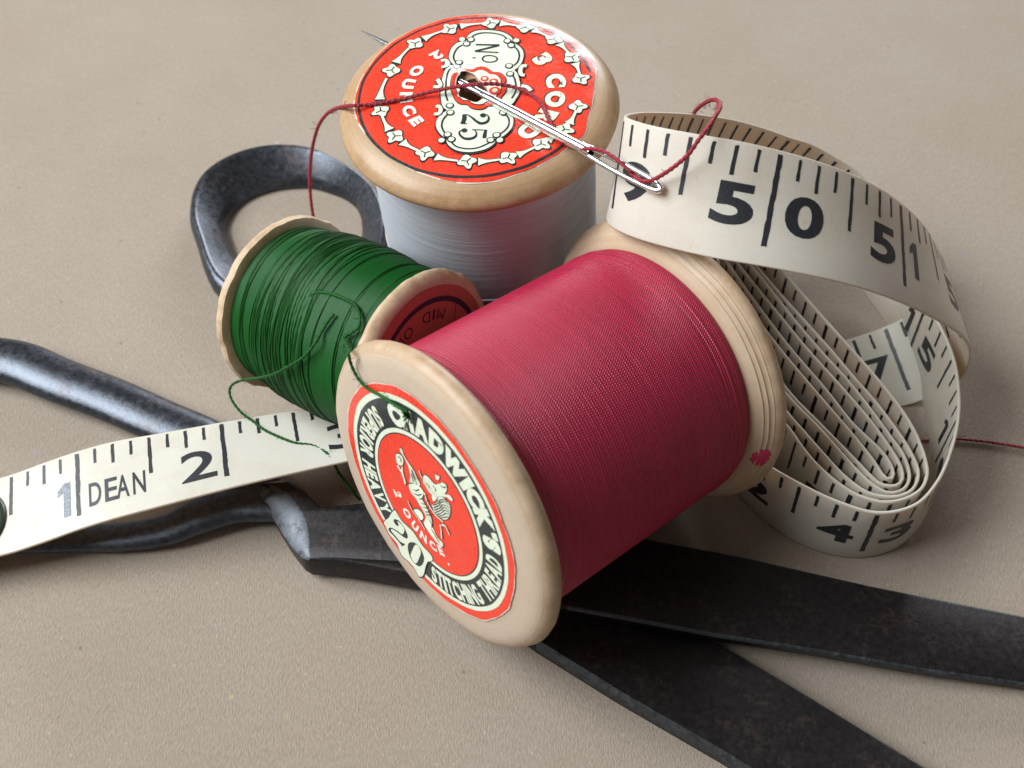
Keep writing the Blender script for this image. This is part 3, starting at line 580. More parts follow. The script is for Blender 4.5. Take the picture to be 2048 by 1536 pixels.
# finger bow: thick upper bar, thin lower bar, closed to the left
up = [(-29, 98.0, 3.3, 1.6), (-33, 99.6, 3.3, 2.6), (-37, 102.2, 3.1, 3.2), (-41, 106, 2.9, 3.3), (-47.2, 112, 2.55, 3.7), (-56.4, 116.5, 2.6, 3.9), (-65.4, 120.9, 2.7, 4.0), (-74.2, 124.6, 2.8, 4.1), (-80.5, 127.6, 2.9, 4.2), (-86, 129.0, 2.9, 4.2),
      (-98, 130.5, 3.0, 4.1), (-112, 128, 3.0, 3.8), (-120, 119, 2.8, 3.4), (-117, 107, 2.4, 3.0), (-104, 99, 2.1, 2.8), (-88, 95.8, 2.0, 2.6), (-74, 95.0, 1.9, 2.4),
      (-64.5, 95.2, 1.8, 2.3), (-58, 95.4, 1.8, 2.4), (-51.5, 96.6, 2.0, 2.7), (-46.8, 98.8, 2.5, 3.2), (-42, 100.2, 2.9, 3.1), (-38, 100.2, 3.1, 2.9), (-34, 99.3, 3.2, 2.2), (-30, 98.0, 3.2, 1.4)]
Q = catmull([(x, y, z) for x, y, z, r in up], 8); Rr = [v.x for v in catmull([(r, 0, 0) for x, y, z, r in up], 8)]
mb = MB(); tube(mb, Q, Rr, 20, 0, flat=.56)
mb.build('finger_bow', ['iron'], sc, SO, recalc=True)
# thumb bow: a tall band whose inner face slopes inwards
inn = [(-51.83, 159.7), (-52.5, 162.7), (-51.9, 166.2), (-50.4, 168.9), (-47.9, 171), (-43.9, 172.6), (-38.5, 173), (-34.1, 171.4), (-31.2, 169.7), (-29.1, 167.4), (-27.9, 164.2), (-27.4, 159), (-28.5, 154), (-32, 149.8), (-38, 148), (-44, 149.3), (-49, 153.5)]
cin = Vector((sum(p[0] for p in inn) / len(inn), sum(p[1] for p in inn) / len(inn)))
outr = [(-51.0, 143.3), (-52.0, 144.6), (-53.9, 148.4), (-55.9, 153.8), (-57.8, 158.6), (-58.6, 162.1), (-58.9, 167.1), (-57.8, 172.2), (-54.8, 176.2), (-51, 178.8), (-46.2, 180.2), (-41.4, 180.1), (-37.1, 178.8), (-32.7, 175.8), (-28.8, 172.2), (-25.2, 167.8), (-23.3, 163.2), (-22.4, 158.6), (-22.4, 153.8), (-23, 148.5), (-25.5, 143.5), (-30, 139.5), (-37, 137), (-45, 138.5)]
def polar_loop(P, n=96):
    S = smooth2(P, 8); A = sorted((math.atan2(y - cin.y, x - cin.x), math.hypot(x - cin.x, y - cin.y)) for x, y in S)
    A = [(A[-1][0] - 2 * math.pi, A[-1][1])] + A + [(A[0][0] + 2 * math.pi, A[0][1])]; out = []; k = 0
    for i in range(n):
        a = -math.pi + 2 * math.pi * i / n
        while A[k + 1][0] < a: k += 1
        t = (a - A[k][0]) / (A[k + 1][0] - A[k][0] + 1e-9); out.append((a, A[k][1] * (1 - t) + A[k + 1][1] * t))
    return out
LI, LO = polar_loop(inn), polar_loop(outr); mb = MB(); V = []; F = []
prof = [(0, .35), (.0, 1.0), (.22, 2.5), (.5, 4.1), (.72, 5.3), (.80, 5.7), (.86, 5.65), (.95, 5.0), (1.0, 3.9), (.99, 2.4), (.93, .9), (.85, .2), (.12, .15)]
for (a, ri), (_, ro) in zip(LI, LO):
    for t, z in prof:
        r = ri + (ro - ri) * t; V.append((cin.x + r * math.cos(a), cin.y + r * math.sin(a), z))
m = len(prof)
for i in range(96):
    j = (i + 1) % 96
    for k in range(m):
        l = (k + 1) % m; F.append((i * m + k, j * m + k, j * m + l, i * m + l))
mb.add(V, F)
tube(mb, catmull([(-36, 142, 2.9), (-31, 134, 2.8), (-25, 124, 2.7), (-18, 114, 2.6), (-11, 103, 2.0), (-6, 97, 1.7)], 8), 3.6, 16, 0, flat=.62)
mb.build('thumb_bow', ['iron'], sc, SO, recalc=True, sharp=50)

# ------------------------------------------------------------------ spools
G = 'wooden spools of thread'
def label_mesh(name, mb, mats, root, cut, warp=None):
    o = mb.build(name, mats, root, smooth=True, post=cut)
    if warp:
        for v in o.data.vertices:
            v.co.z += warp(v.co.x / K, v.co.y / K) * K
    return o
def wear(lo, hi):
    return lambda i, u, r, z, L: (1.0 if z > -.35 and r < 21 else 0.0, max(0, min(1, (r - lo) / (hi - lo))))

# --- big crimson spool, lying on the scissors
d = D['red']; Rr_, L = d['R'], d['L']
red = thing('thread_spool', 'large crimson thread spool lying on its side across the scissors', 'spool of thread', d['o'], frame_rot(d), G)
random.seed(3)
def nick(amp, f1=9, f2=23):
    ph = [random.random() * 6.28 for _ in range(5)]
    def j(a, r, z):
        w = max(0, (r - 18) / 4)
        q = amp * w * (math.sin(f1 * a + ph[0]) + .6 * math.sin(f2 * a + ph[1]) + .4 * math.sin(41 * a + ph[2])) * .5
        return r + q, z + q * .4
    return j
prof = [(-6, 2.8), (0.0, 3.0), (0.02, 10), (0.02, 17.6), (-.05, 18.6), (-.10, 19.3), (-.16, 19.8), (-.32, 20.5), (-.7, 21.25), (-1.25, 21.8), (-1.9, 22.02), (-2.5, 21.95), (-2.95, 21.6), (-3.2, 21.0), (-3.35, 20), (-3.5, 12)]
b0 = -(L - 4.6)
prof += [(b0 + .2, 12), (b0, 18.8), (b0 - .25, 19.6), (b0 - .7, 20.25), (b0 - .78, 20.46), (b0 - .88, 20.38), (b0 - 1.25, 20.72), (b0 - 1.33, 20.92), (b0 - 1.43, 20.84), (b0 - 1.9, 21.2), (b0 - 1.98, 21.38), (b0 - 2.1, 21.38), (b0 - 2.6, 21.85), (b0 - 3.2, 22.0), (b0 - 3.9, 21.8), (b0 - 4.4, 21.1), (b0 - 4.6, 20), (b0 - 4.6, 3), (b0, 2.8)]
mb = MB(); lathe(mb, prof, 160, 0, wear(20.3, 21.9), nick(.10))
mb.build('wooden_reel', ['wood_front'], red, recalc=True, sharp=40)
mb = MB(); pitch = .43; z0, z1 = -3.35, b0 - .05; n = int((z0 - z1) / pitch); pr = [(z0, 14)]
for i in range(n):
    w_ = random.uniform(-.012, .012) + (.10 if i in (int(n * .93),) else 0) + (-.08 if i in (3, 5, int(n * .90)) else 0)
    e = .35 * max(0, 1 - i / 2.5) + .25 * max(0, 1 - (n - 1 - i) / 2.0)
    for q in range(6):
        t = (q + .5) / 6; pr.append((z0 - (i + t) * pitch, 19.05 + w_ - e + .085 * math.sin(math.pi * t) ** .8))
pr.append((z1, 14))
lathe(mb, pr, 200, 0, lambda i, u, r, z, L: (u * 120, (z0 - z) / pitch * .43))
mb.build('thread_winding', ['red_thread'], red, recalc=True)
# printed label
mb = MB(); H = 0.10; dz = .028; cx, cy = -.35, .2
RED, CRE, DRK, WHT, EDG = range(5)
outer = wob(circ2(cx, cy, 17.05, 180), .22, 5)
fill([wob(outer, .07, 17)], H - dz * .5, EDG, mb)
fill([[(cx + (x - cx) * .993, cy + (y - cy) * .993) for x, y in outer]], H, RED, mb)
fill([wob(circ2(cx * .8, cy, 15.75, 140), .07, 6)], H + dz, CRE, mb)
fill([wob(circ2(cx * .6, cy, 14.98, 140), .05, 5)], H + 2 * dz, DRK, mb)
fill([circ2(-.15, 0, 10.98, 110)], H + 3 * dz, CRE, mb)
fill([circ2(-.15, 0, 10.36, 110)], H + 4 * dz, DRK, mb)
fill([circ2(-.15, 0, 10.18, 110)], H + 5 * dz, RED, mb)
arc_text("CHADWICK'S", 11.35, 3.35, 140, 38.5, H + 3 * dz, CRE, mb, .085, gap=.0)
arc_text('SUPERIOR HEAVY', 14.55, 3.0, -199, -116, H + 3 * dz, CRE, mb, .05, True, gap=.08)
arc_text('STITCHING THREAD', 14.45, 3.0, -64, 26, H + 3 * dz, CRE, mb, .045, True, gap=.08)
c20 = smooth2(D['cart20'], 4)
cc = (sum(p[0] for p in c20) / len(c20), sum(p[1] for p in c20) / len(c20))
fill([[(cc[0] + (x - cc[0]) * 1.03, cc[1] + (y - cc[1]) * 1.06) for x, y in c20]], H + 5.5 * dz, DRK, mb)
fill([c20], H + 6 * dz, CRE, mb)
fill([smooth2(D['two'], 2)], H + 7 * dz, DRK, mb)
fill([smooth2(l, 3) for l in D['zero']], H + 7 * dz, DRK, mb)
arc_text('2', 7.55, 1.9, -131, -131.01, H + 6 * dz, WHT, mb, .03, True) if 0 else None
arc_text('2 OUNCE', 7.75, 1.75, -133, -46, H + 6 * dz, WHT, mb, .055, True, gap=.28)
stroke(circ2(6.75, -5.6, .13, 9), .2, H + 6 * dz, WHT, mb, sm=False)
for P in D['emb']['cream']:
    q = smooth2(P, 3); c0 = (sum(p[0] for p in q) / len(q), sum(p[1] for p in q) / len(q))
    fill([[(x + (x - c0[0]) / max(.3, math.hypot(x - c0[0], y - c0[1])) * .13, y + (y - c0[1]) / max(.3, math.hypot(x - c0[0], y - c0[1])) * .13) for x, y in q]], H + 7 * dz, DRK, mb)
    fill([q], H + 8 * dz, CRE, mb)
for P, w_, c in D['emb']['lines']:
    if c: stroke(P, w_ + .16, H + 9 * dz, DRK, mb)
    stroke(P, w_, H + 10 * dz, CRE if c else DRK, mb)
def warp_red(x, y):
    r = math.hypot(x, y); h = 0
    h += -.22 * math.exp(-((r - 3.1) / .9) ** 2)
    h += .10 * math.sin(x * .9 + 1.3 * math.sin(y * .5)) * math.exp(-((x - 4) ** 2 + (y + 3.5) ** 2) / 30)
    h += .08 * math.exp(-((x + 5.6) ** 2 + (y + 5.2) ** 2) / 2.5)
    return h + .10
label_mesh('paper_label', mb, ['label_red', 'label_cream', 'label_dark', 'label_white', 'paper_edge'], red, grid_cut(1.1, -18, 18, -18, 18), warp_red)
# blob of pink paint on the far rim
mb = MB(); pa = []
for u, v in ((0, 0), (1, 0), (1, 1), (0, 1)): pass
a0 = D['paint_ang']; V = []; F = []
for i in range(7):
    for j in range(9):
        z = b0 - .25 - i * .42; a = math.radians(a0) + (j - 4) * .022
        r = (19.6, 20.2, 20.62, 20.95, 21.2, 21.42, 21.6)[i] + .12
        ed = math.hypot((i - 3) / 3.0, (j - 4) / 4.0) + random.uniform(-.14, .14); r -= .5 * max(0, ed - .72)
        V.append((r * math.cos(a), r * math.sin(a), z))
for i in range(6):
    for j in range(8): F.append((i * 9 + j, i * 9 + j + 1, i * 9 + j + 10, i * 9 + j + 9))
mb.add(V, F); mb.build('paint_mark', ['paint'], red)

# --- grey spool standing behind
d = D['grey']; Rg, L = d['R'], d['L']
grey = thing('thread_spool', 'upright silver grey thread spool with red and cream top label', 'spool of thread', d['o'], frame_rot(d), G)
def zt(r):  # height of the crowned top
    return 0 if r < 15 else -.055 * (r - 15) ** 2
prof = [(-L * .5, 2.9), (-1, 3.1), (-.1, 3.2), (0, 3.4), (0, 12), (0, 15.5), (zt(16.5), 16.5), (zt(17.5), 17.5), (zt(18.2), 18.2), (-.84, 18.8), (-1.28, 19.5), (-1.85, 20.1), (-2.45, 20.45), (-2.9, 20.57), (-3.4, 20.4), (-3.8, 19.9), (-4.05, 19.0), (-4.1, 12)]
prof += [(-L + 4.6, 12), (-L + 4.6, 18.6), (-L + 3.8, 20), (-L + 2.4, 20.5), (-L + .8, 20), (-L, 19), (-L, 3), (-L * .5, 2.9)]
mb = MB(); lathe(mb, prof, 144, 0, wear(17, 20.6), lambda a, r, z: (r + .05 * math.sin(7 * a + 1) * max(0, (r - 18) / 3), z))
mb.build('wooden_reel', ['wood_grey'], grey, recalc=True, sharp=40)
mb = MB(); pr = [(-4.05, 12)]; n = 230; z0, z1 = -4.05, -L + 4.55
for i in range(n * 2 + 1):
    t = i / (2 * n); z = z0 + (z1 - z0) * t
    r = 16.55 + .5 * math.sin(math.pi * min(1, t * 1.15)) + (.035 if i % 2 else -.035) + random.uniform(-.02, .02)
    if abs(t - .60) < .006: r += .18
    pr.append((z, r))
pr.append((z1, 12))
lathe(mb, pr, 144, 0, lambda i, u, r, z, L_: (u * 110, (z0 - z)))
mb.build('thread_winding', ['grey_thread'], grey, recalc=True)
mb = MB(); H = .12; dz = .045
hole = smooth2(D['hole'], 2); quat = smooth2(D['quat'], 3); cart = smooth2(D['cart'], 3)
lab = smooth2(D['labelg'], 5)
def scale_about(P, s, c=None):
    c = c or (sum(p[0] for p in P) / len(P), sum(p[1] for p in P) / len(P))
    return [(c[0] + (x - c[0]) * s, c[1] + (y - c[1]) * s) for x, y in P]
fill([wob(scale_about(lab, 1.004), .03, 20), hole], H - dz * 2, EDG, mb)
fill([scale_about(lab, .994), hole], H, RED, mb)
# thin dark ring, left open where the label is cut
cut_r = lambda x, y: geometry.intersect_point_tri_2d is None
P = circ2(0, -.3, 17.0, 150, 108, 420)
stroke(P, .42, H + dz, DRK, mb, sm=False)
# garland
Fl = D['flowers']
for i, (x, y) in enumerate(Fl):
    a = math.atan2(y, x); rr = 1.4
    def petal(s):
        q = []
        for k in range(30):
            t = 2 * math.pi * k / 30; r = rr * s * (.83 + .17 * math.cos(4 * t) + .05 * math.cos(5 * t)); q.append((x + r * math.cos(t + a + .3), y + r * math.sin(t + a + .3)))
        return q
    fill([petal(1.16)], H + dz, DRK, mb)
    fill([petal(.98)], H + 3 * dz, CRE, mb)
    for dt in (0.4, 2.5, 4.6):
        stroke([(x, y), (x + .8 * math.cos(a + dt), y + .8 * math.sin(a + dt))], .16, H + 4 * dz, DRK, mb, sm=False)
    if i == len(Fl) - 1: break
    x2, y2 = Fl[i + 1]; a2 = math.atan2(y2, x2)
    if a2 < a: a2 += 2 * math.pi
    r1, r2 = math.hypot(x, y), math.hypot(x2, y2); Pm = []
    for k in range(9):
        t = .20 + .60 * k / 8; r = r1 + (r2 - r1) * t; A = a + (a2 - a) * t; Pm.append((r * math.cos(A), r * math.sin(A)))
    wl = [.38, .38, .4, .42, .5, .7, 1.0, 1.5, .45]
    if i >= 9: wl = wl[::-1]
    stroke(Pm, [w_ + .34 for w_ in wl], H + 1.5 * dz, DRK, mb, sm=False); stroke(Pm[:-1] if i < 9 else Pm[1:], wl[:-1] if i < 9 else wl[1:], H + 2.5 * dz, CRE, mb, sm=False)
# cartouche
fill([scale_about(cart, 1.028), hole], H + 4 * dz, DRK, mb)
fill([cart, hole], H + 5 * dz, CRE, mb)
for P in D['clines']: stroke(P, .26, H + 6 * dz, DRK, mb)
for x, y in D['curls']:
    fill([circ2(x, y, .62, 16)], H + 6.5 * dz, DRK, mb); fill([circ2(x, y, .42, 16)], H + 7.5 * dz, CRE, mb)
for x, y in D['dots']:
    fill([circ2(x, y, .62, 18)], H + 4.5 * dz, DRK, mb); fill([circ2(x, y, .45, 18)], H + 5.5 * dz, CRE, mb)
for P in D['cscroll']:
    stroke(P, .95, H + 5.5 * dz, DRK, mb); stroke(P, .6, H + 6.5 * dz, CRE, mb)
for s, mi_, k in ((1.03, DRK, 7), (1.0, RED, 8), (.84, DRK, 9), (.81, CRE, 10)):
    q = scale_about(quat, s); 
    fill([q, hole] , H + k * dz, mi_, mb)
for x, y, r in ((.2, 2.6, .85), (-1.7, 2.2, .7), (1.7, 1.7, .6), (-2.3, .8, .6)):
    if r: fill([circ2(x, y, r, 18)], H + 11 * dz, RED, mb); fill([circ2(x, y, r * .5, 14)], H + 12 * dz, CRE, mb)
for P, w_ in D['n25']: stroke(P, [q * .85 for q in w_], H + 6.2 * dz, DRK, mb)
for x, y in D['bulbs']: fill([circ2(x, y, .42, 18)], H + 6.6 * dz, DRK, mb)
arc_text('3 CORD', 10.0, 2.9, 130, 46, H + dz * 3, CRE, mb, .07, gap=.2, dark=DRK)
arc_text('2 OUNCE', 11.3, 1.9, -137, -50, H + dz * 3, WHT, mb, .06, True, gap=.26)
nd_a, nd_b = Vector(D['needle'][0]), Vector(D['needle'][1])
gi = frame_rot(d).inverted(); go = Vector(d['o'])
na_, nb_ = gi @ (nd_a - go), gi @ (nd_b - go)
def warp_grey(x, y):
    r = math.hypot(x, y); h = zt(min(r, 18.2)) - .40 * max(0, r - 18.2)
    # paper lifted by the needle that runs beneath it
    dd = Vector((nb_.x - na_.x, nb_.y - na_.y)); Ln = dd.length; dd /= Ln
    px, py = x - na_.x, y - na_.y; t = px * dd.x + py * dd.y; s_ = -px * dd.y + py * dd.x
    hole_t = D['hole_t'] * Ln
    if t < hole_t + 1.2:
        zn = na_.z + (nb_.z - na_.z) * t / Ln + .85
        lift = max(0, zn - h); fade = 1 if t < hole_t else max(0, 1 - (t - hole_t) / 1.2)
        h += lift * math.exp(-(s_ / 1.5) ** 2) * fade
    h += .07 * math.sin(1.1 * x + .5) * math.sin(.8 * y) * max(0, (r - 5) / 12)
    h += .12 * math.exp(-((x - 9) ** 2 + (y - 7) ** 2) / 6)
    return h
label_mesh('paper_label', mb, ['label_red', 'label_cream', 'label_dark', 'label_white', 'paper_edge'], grey, grid_cut(.6, -20, 20, -20, 20), warp_grey)

# --- small green spool leaning on the tape
d = D['green']; Rn, L = d['R'], d['L']
green = thing('thread_spool', 'small dark green thread spool leaning on tape with loose strands', 'spool of thread', d['o'], frame_rot(d), G)
random.seed(11)
phs = [random.random() * 6.28 for _ in range(8)]
def chip(a, r, z):
    w = max(0, (r - 12) / 2)
    q = -.22 * w * max(0, math.sin(3 * a + phs[0]) * math.sin(11 * a + phs[1])) - .14 * w * max(0, math.sin(23 * a + phs[2]) * math.sin(7 * a + phs[3]))
    return r + q, z + q * .3
prof = [(-6, 2.4), (-.1, 2.5), (0, 2.7), (0, 9), (0, 12.2), (-.15, 12.9), (-.55, 13.55), (-1.1, 14.0), (-1.5, 14.1), (-1.9, 13.9), (-2.1, 13.2), (-2.2, 8)]
prof += [(-L + 2.1, 8), (-L + 2.0, 13.2), (-L + 1.75, 13.9), (-L + 1.2, 14.1), (-L + .7, 14.05), (-L + .25, 13.7), (-L, 13.0), (-L, 2.6), (-L + 6, 2.4)]
mb = MB(); lathe(mb, prof, 180, 0, wear(11.5, 13.9), chip)
mb.build('wooden_reel', ['wood_green'], green, recalc=True, sharp=45)
mb = MB(); z0, z1 = -2.05, -L + 2.05; n = 130; pr = [(z0, 8)]
def rbody(z):
    t = (z0 - z) / (z0 - z1)
    return 12.55 + .75 * math.sin(math.pi * min(1, max(0, t)) ** .9) + .35 * math.exp(-((t - .62) / .22) ** 2) + .1 * math.sin(t * 19)
for i in range(2 * n + 1):
    z = z0 + (z1 - z0) * i / (2 * n); pr.append((z, rbody(z) + (.04 if i % 2 else -.04)))
pr.append((z1, 8)); lathe(mb, pr, 128, 0, lambda i, u, r, z, L_: (u * 84, (z0 - z)))
random.seed(5); ns = 0
def strand(zc, amp, ph, lift, rad, a0=0, a1=2 * math.pi):
    P = []
    for k in range(73):
        a = a0 + (a1 - a0) * k / 72; z = zc + amp * math.sin(a + ph) + .12 * math.sin(3 * a + ph * 2); z = max(z1 + .2, min(z0 - .2, z))
        r = rbody(z) + lift + .05 * math.sin(5 * a + ph); P.append(Vector((r * math.cos(a), r * math.sin(a), z)))
    tube(mb, P, rad, 6, 1)
for i in range(58):
    t = random.gauss(.60, .17) if i < 46 else random.uniform(.06, .95)
    t = min(.96, max(.06, t)); zc = z0 + (z1 - z0) * t
    strand(zc, random.uniform(.2, 2.3) * (1 if i < 46 else .4), random.gauss(.6, .5), random.uniform(-.06, .10), random.uniform(.08, .125))
mb.build('thread_winding', ['green_thread', 'green_strand'], green, recalc=True)
mb = MB()
gl = lambda p: gi2 @ (Vector(p) - Vector(d['o']))
gi2 = frame_rot(d).inverted()
for P in D['loose']:
    q = resample(catmull([gl(p) for p in P], 12), .12); tube(mb, q, .2, 12, twist=8); hairs(mb, q, 40, 1.1)
e = gl(D['loose'][2][-1]); random.seed(2)
for k in range(34):
    dv = Vector((random.gauss(.2, .5), random.gauss(-.25, .5), random.uniform(-.1, .3)))
    tube(mb, catmull([e - dv * .3, e + dv * .5 + Vector((0, 0, .1)), e + dv * 1.1], 5), .09, 5)
mb.build('loose_strand', ['green_strand'], green)
dz = .03; mb = MB(); PNK, NAV = 0, 1; H = .03
fill([wob(circ2(0, 0, 12.2, 90), .06, 7)], H, PNK, mb)
outer_, inner_ = circ2(-.2, 0, 10.55, 90), circ2(-.2, 0, 9.75, 90)
fill([outer_, inner_], H + dz, NAV, mb)
arc_text('MID O', 8.65, 1.6, -82, -32, H + dz, NAV, mb, .0, True, gap=.35)
arc_text('LI', 8.65, 1.6, -20, -12, H + dz, NAV, mb, .0, True, gap=.5)
stroke([(-1.5, -9.6), (-2.4, -7.2), (-2.7, -4)], .12, H + dz, NAV, mb)
fill([circ2(0, 0, 2.6, 30)], H + 2 * dz, NAV, mb)
label_mesh('paper_label', mb, ['label_pink', 'label_navy'], green, None, lambda x, y: .02)

# ------------------------------------------------------------------ tape measure
tm = thing('tape_measure', 'cream cloth tape measure coiled beside and draped over the crimson spool', 'tape measure', (45, 100, 0))
TO = (45, 100, 0)
class Ribbon:
    """s -> (top edge, bottom edge); S in inches, ascending"""
    def __init__(s, S, T, B): s.S, s.T, s.B = S, T, B
    def at(s, q):
        S = s.S; q = max(S[0], min(S[-1] - 1e-6, q)); lo_, hi = 0, len(S) - 1
        while hi - lo_ > 1:
            m_ = (lo_ + hi) // 2
            if S[m_] <= q: lo_ = m_
            else: hi = m_
        t = (q - S[lo_]) / (S[hi] - S[lo_]); return s.T[lo_].lerp(s.T[hi], t), s.B[lo_].lerp(s.B[hi], t)
    def pt(s, q, v, off):
        a, b = s.at(q); a1, b1 = s.at(q + .03); a0, b0 = s.at(q - .03)
        n = ((a1 + b1) - (a0 + b0)).cross(a - b).normalized()
        return a.lerp(b, v) + n * off
HT = .22
def ribbon_mesh(rb, mb, step=.04):
    q = rb.S[0]; Q = []
    while q < rb.S[-1]: Q.append(q); q += step
    Q.append(rb.S[-1]); NV = 6; V = []; F = []
    vs = [0, .012, .25, .5, .75, .988, 1]
    for q in Q:
        for sgn in (1, -1):
            for v in vs: V.append(rb.pt(q, v, sgn * HT * (.8 if v in (0, 1) else 1)))
    m = len(vs); w = 2 * m
    for i in range(len(Q) - 1):
        a, b = i * w, (i + 1) * w
        for k in range(m - 1):
            F.append((a + k, b + k, b + k + 1, a + k + 1)); F.append((a + m + k, a + m + k + 1, b + m + k + 1, b + m + k))
        F.append((a, a + m, b + m, b)); F.append((a + m - 1, b + m - 1, b + w - 1, a + w - 1))
    for a in (0, (len(Q) - 1) * w):
        for k in range(m - 1): F.append((a + k, a + k + 1, a + m + k + 1, a + m + k))
    mb.add(V, F, 0)
def mark(rb, mb, q, v0, v1, wd, side, mi=1):
    """a printed line of width wd inches with slightly ragged edges"""
    n = max(3, int((v1 - v0) * 22)); V = []
    for i in range(n + 1):
        v = v0 + (v1 - v0) * i / n
        for sg in (-1, 0, 1):
            V.append(rb.pt(q + sg * wd / 2 * (1 + random.uniform(-.18, .18)), v + (random.uniform(-.006, .006) if i in (0, n) else 0), side * (HT + .035)))
    F = []
    for i in range(n):
        for k in (0, 1): F.append((3 * i + k, 3 * i + k + 1, 3 * i + k + 4, 3 * i + k + 3))
    mb.add(V, F, mi)
def digit(rb, mb, ch, q0, q1, v0, v1, side, bold=.032, mi=1):
    """ch between inch positions q0..q1 (left to right for the reader)"""
    V, F, gw = glyph(ch, .012 if ch == '1' else bold)
    bm = bmesh.new(); vs = [bm.verts.new((x / gw, y, 0)) for x, y in V]
    for f in F:
        try: bm.faces.new([vs[i] for i in f])
        except ValueError: pass
    for ax in (0, 1):
        for k in range(1, 10):
            co = [0, 0, 0]; co[ax] = k / 10; no = [0, 0, 0]; no[ax] = 1
            bmesh.ops.bisect_plane(bm, geom=bm.verts[:] + bm.edges[:] + bm.faces[:], dist=1e-6, plane_co=co, plane_no=no)
    bm.verts.ensure_lookup_table()
    for i, v in enumerate(bm.verts): v.index = i
    mb.add([rb.pt(q0 + (q1 - q0) * (v.co.x), v1 + (v0 - v1) * v.co.y, side * (HT + .04)) for v in bm.verts], [tuple(v.index for v in f.verts) for f in bm.faces], mi)
    bm.free()
def ticks(rb, mb, s0, s1, sides=(1, -1)):
    k = math.ceil(s0 * 8)
    while k / 8 < s1:
        q = k / 8
        ln, wd = (.835, .031) if k % 8 == 0 else (.53, .024) if k % 4 == 0 else (.285, .023) if k % 2 == 0 else (.225, .021)
        for sd in sides: mark(rb, mb, q, .035, ln, wd, sd)
        k += 1
def number(rb, mb, n, q, side):
    """two figures straddling the inch line, one figure stands before it"""
    t = str(n); sg = side
    W_ = lambda c: .095 if c == '1' else .235
    if len(t) == 1: digit(rb, mb, t, q - sg * (.05 + .25), q - sg * .05, .34, .74, side, .008)
    else:
        digit(rb, mb, t[0], q - sg * (.09 + W_(t[0])), q - sg * .09, .34, .70, side)
        digit(rb, mb, t[1], q + sg * .085, q + sg * (.085 + W_(t[1])), .34, .70, side)
IN = 22.4
# folded bundle, on edge: plan of its centre line from the inside out
CO = D['coil']
P2 = resample(catmull([(x, y, 0) for x, y in CO], 10), .8)
loopT = catmull([p[0] for p in D['loop']], 6); loopB = catmull([p[1] for p in D['loop']], 6)
Sl = [42 + .25 * i / 6 for i in range(len(loopT))]
zt_, zb_ = 13.75, .3
Tc = [Vector((p.x, p.y, zt_ + .25 * math.sin(i * .07))) for i, p in enumerate(P2)]; Bc = [Vector((p.x, p.y, zb_ + .1)) for p in P2]
nb = 14
for k in range(nb):            # ease into the loop's own edges
    i = len(Tc) - nb + k; t = (k + 1) / (nb + 1); t = t * t * (3 - 2 * t)
    m_ = (loopT[0] + loopB[0]) * .5; c = (Tc[i] + Bc[i]) * .5
    Tc[i] = Tc[i].lerp(Vector((Tc[i].x, Tc[i].y, 0)) + Vector((loopT[0].x - m_.x, loopT[0].y - m_.y, loopT[0].z)), t)
    Bc[i] = Bc[i].lerp(Vector((Bc[i].x, Bc[i].y, 0)) + Vector((loopB[0].x - m_.x, loopB[0].y - m_.y, loopB[0].z)), t)
Sc = [0.0]
for a, b in zip(P2, P2[1:]): Sc.append(Sc[-1] + (b - a).length / IN)
gapj = ((loopT[0] + loopB[0]) * .5 - (Tc[-1] + Bc[-1]) * .5).length / IN
Sc = [42 - gapj - Sc[-1] + q for q in Sc]
end = [i for i, q in enumerate(Sl) if q <= 53.46][-1] + 1
RB = Ribbon(Sc + Sl[:end], Tc + loopT[:end], Bc + loopB[:end])
mb = MB(); ribbon_mesh(RB, mb); random.seed(4)
ticks(RB, mb, RB.S[0] + .05, RB.S[-1] - .04)
for n in range(int(RB.S[0]) + 1, 54):
    number(RB, mb, n, n, 1); number(RB, mb, 60 - n, n, -1)
mb.build('ribbon', ['tape', 'ink'], tm, TO)
# flat leading end
lT = catmull([p[0] for p in D['lead']], 6); lB = catmull([p[1] for p in D['lead']], 6)
ex = 16
lT = [lT[0] + (lT[0] - lT[3]) / 3 * k for k in range(ex, 0, -1)] + lT; lB = [lB[0] + (lB[0] - lB[3]) / 3 * k for k in range(ex, 0, -1)] + lB
RL = Ribbon([.25 * (i - ex) / 6 for i in range(len(lT))], lT, lB)
mb = MB(); ribbon_mesh(RL, mb); ticks(RL, mb, .45, 3.6, (1,))
digit(RL, mb, '1', .85, .945, .37, .80, 1, .05, 2)
digit(RL, mb, '2', 1.70, 1.94, .37, .79, 1, .014); digit(RL, mb, '3', 2.70, 2.94, .37, .79, 1, .014)
for c, q in zip('DEAN', (1.075, 1.185, 1.265, 1.375)): digit(RL, mb, c, q, q + .085, .475, .77, 1, .012)
mark(RL, mb, 1.0, .56, .60, .036, 1, 0)
mb.build('ribbon', ['tape', 'ink', 'worn_ink'], tm, TO)
mb = MB(); V = []; F = []
for j, (rr, off) in enumerate(((0, .55), (.20, .55), (.235, .5), (.262, .42), (.28, .2), (.28, 0))):
    for k in range(40):
        a = 2 * math.pi * k / 40; V.append(RL.pt(.19 + rr * math.cos(a), .52 + rr * math.sin(a) * 1.6, HT + off))
for j in range(5):
    for k in range(40): F.append((j * 40 + k, j * 40 + (k + 1) % 40, (j + 1) * 40 + (k + 1) % 40, (j + 1) * 40 + k))
mb.add(V, F, 0)
for k in range(10):
    v = .34 + k * .035; mark2 = [RL.pt(.36 + .02 * math.sin(k * 2.1) + x, v + y, HT + .58) for x, y in ((0, 0), (.03, .004), (.03, .02), (0, .018))]
    mb.add(mark2, [(0, 1, 2, 3)], 1)
mb.build('end_tab', ['tab', 'gold'], tm, TO)

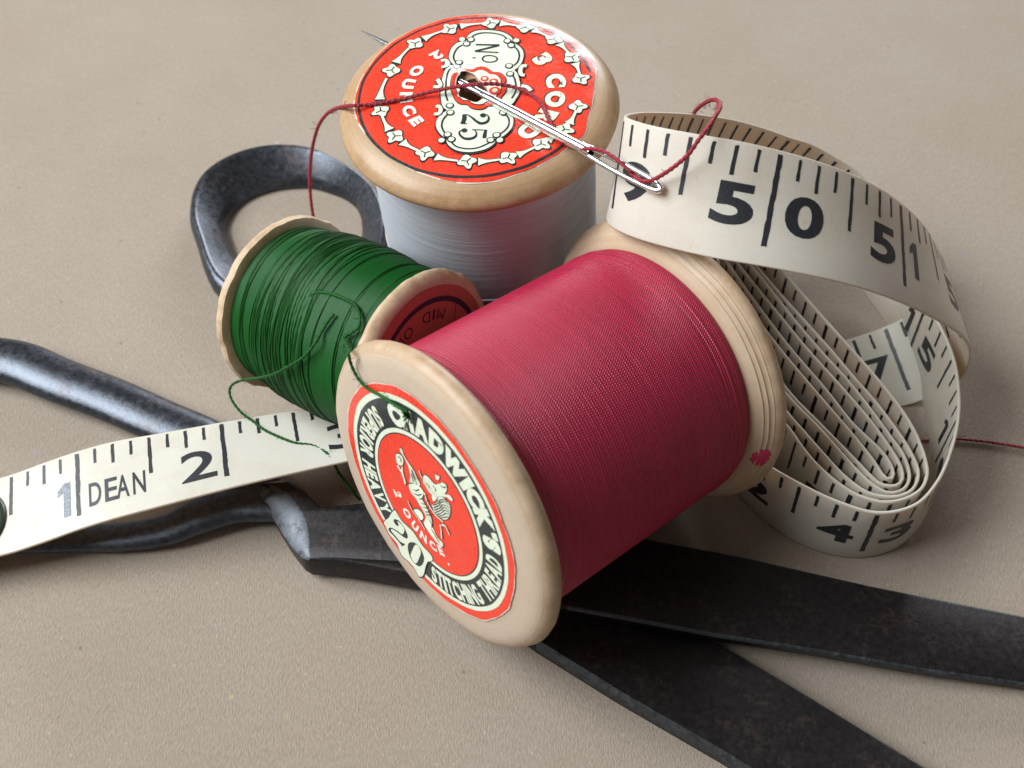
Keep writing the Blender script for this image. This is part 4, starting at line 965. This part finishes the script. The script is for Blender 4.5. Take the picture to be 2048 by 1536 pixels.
# ------------------------------------------------------------------ needle and threads
A_, B_ = nd_a, nd_b; Ln = (B_ - A_).length; ax = (B_ - A_).normalized()
view = (Vector((0, 0, 159.65)) - B_).normalized(); wv_ = ax.cross(view).normalized(); tv = wv_.cross(ax)
mb = MB(); NS = 140; SEG = 20; V = []; F = []
def nrad(t):
    if t < .16: return .05 + .58 * (t / .16) ** .8
    return .63 + .05 * min(1, (t - .16) / .4)
e0, e1 = .80, .975
shaft = []
for i in range(90):
    t = .80 * i / 89; r = nrad(t)
    for k in range(SEG):
        a = 2 * math.pi * k / SEG; V.append(A_ + ax * (Ln * t) + (wv_ * math.cos(a) + tv * math.sin(a)) * r)
for i in range(89):
    for k in range(SEG): F.append((i * SEG + k, i * SEG + (k + 1) % SEG, (i + 1) * SEG + (k + 1) % SEG, (i + 1) * SEG + k))
mb.add(V, F)
# the eye: two wires that part and meet again
for sgn in (1, -1):
    P = []; Rd = []
    for i in range(41):
        t = i / 40; q = e0 - .03 + (1 - e0 + .03) * t
        w = .36 + .34 * math.sin(math.pi * min(1, max(0, (t - .05) / .95))) ** .6 if t < 1 else 0
        w *= 1 if t < .9 else math.sqrt(max(0, 1 - ((t - .9) / .1) ** 2))
        P.append(A_ + ax * (Ln * q) + wv_ * (sgn * w)); Rd.append(.44 - .08 * math.sin(math.pi * t))
    tube(mb, P, Rd, 12)
nd = mb.build('needle', ['steel'], None, A_, recalc=True); nd.location = A_ * K
tag(nd, 'long steel darning needle threaded red, stuck under the grey spool\'s label', 'needle')
mb = MB(); P = resample(catmull(D['thread'], 14), .12); O = P[0].copy()
tube(mb, P, .27, 12, twist=7.5); hairs(mb, P, 90, 1.3)
th = mb.build('thread', ['loose_red'], None, O); th.location = O * K
tag(th, 'dark red thread running through the eye of the needle', 'thread')
mb = MB(); P = resample(catmull(D['thread2'], 14), .12); O = P[0].copy()
tube(mb, P, .22, 12, twist=7.5); hairs(mb, P, 60, 1.1)
th = mb.build('thread', ['loose_red'], None, O); th.location = O * K
tag(th, 'dark red thread end lying on the card beyond the coiled tape', 'thread')
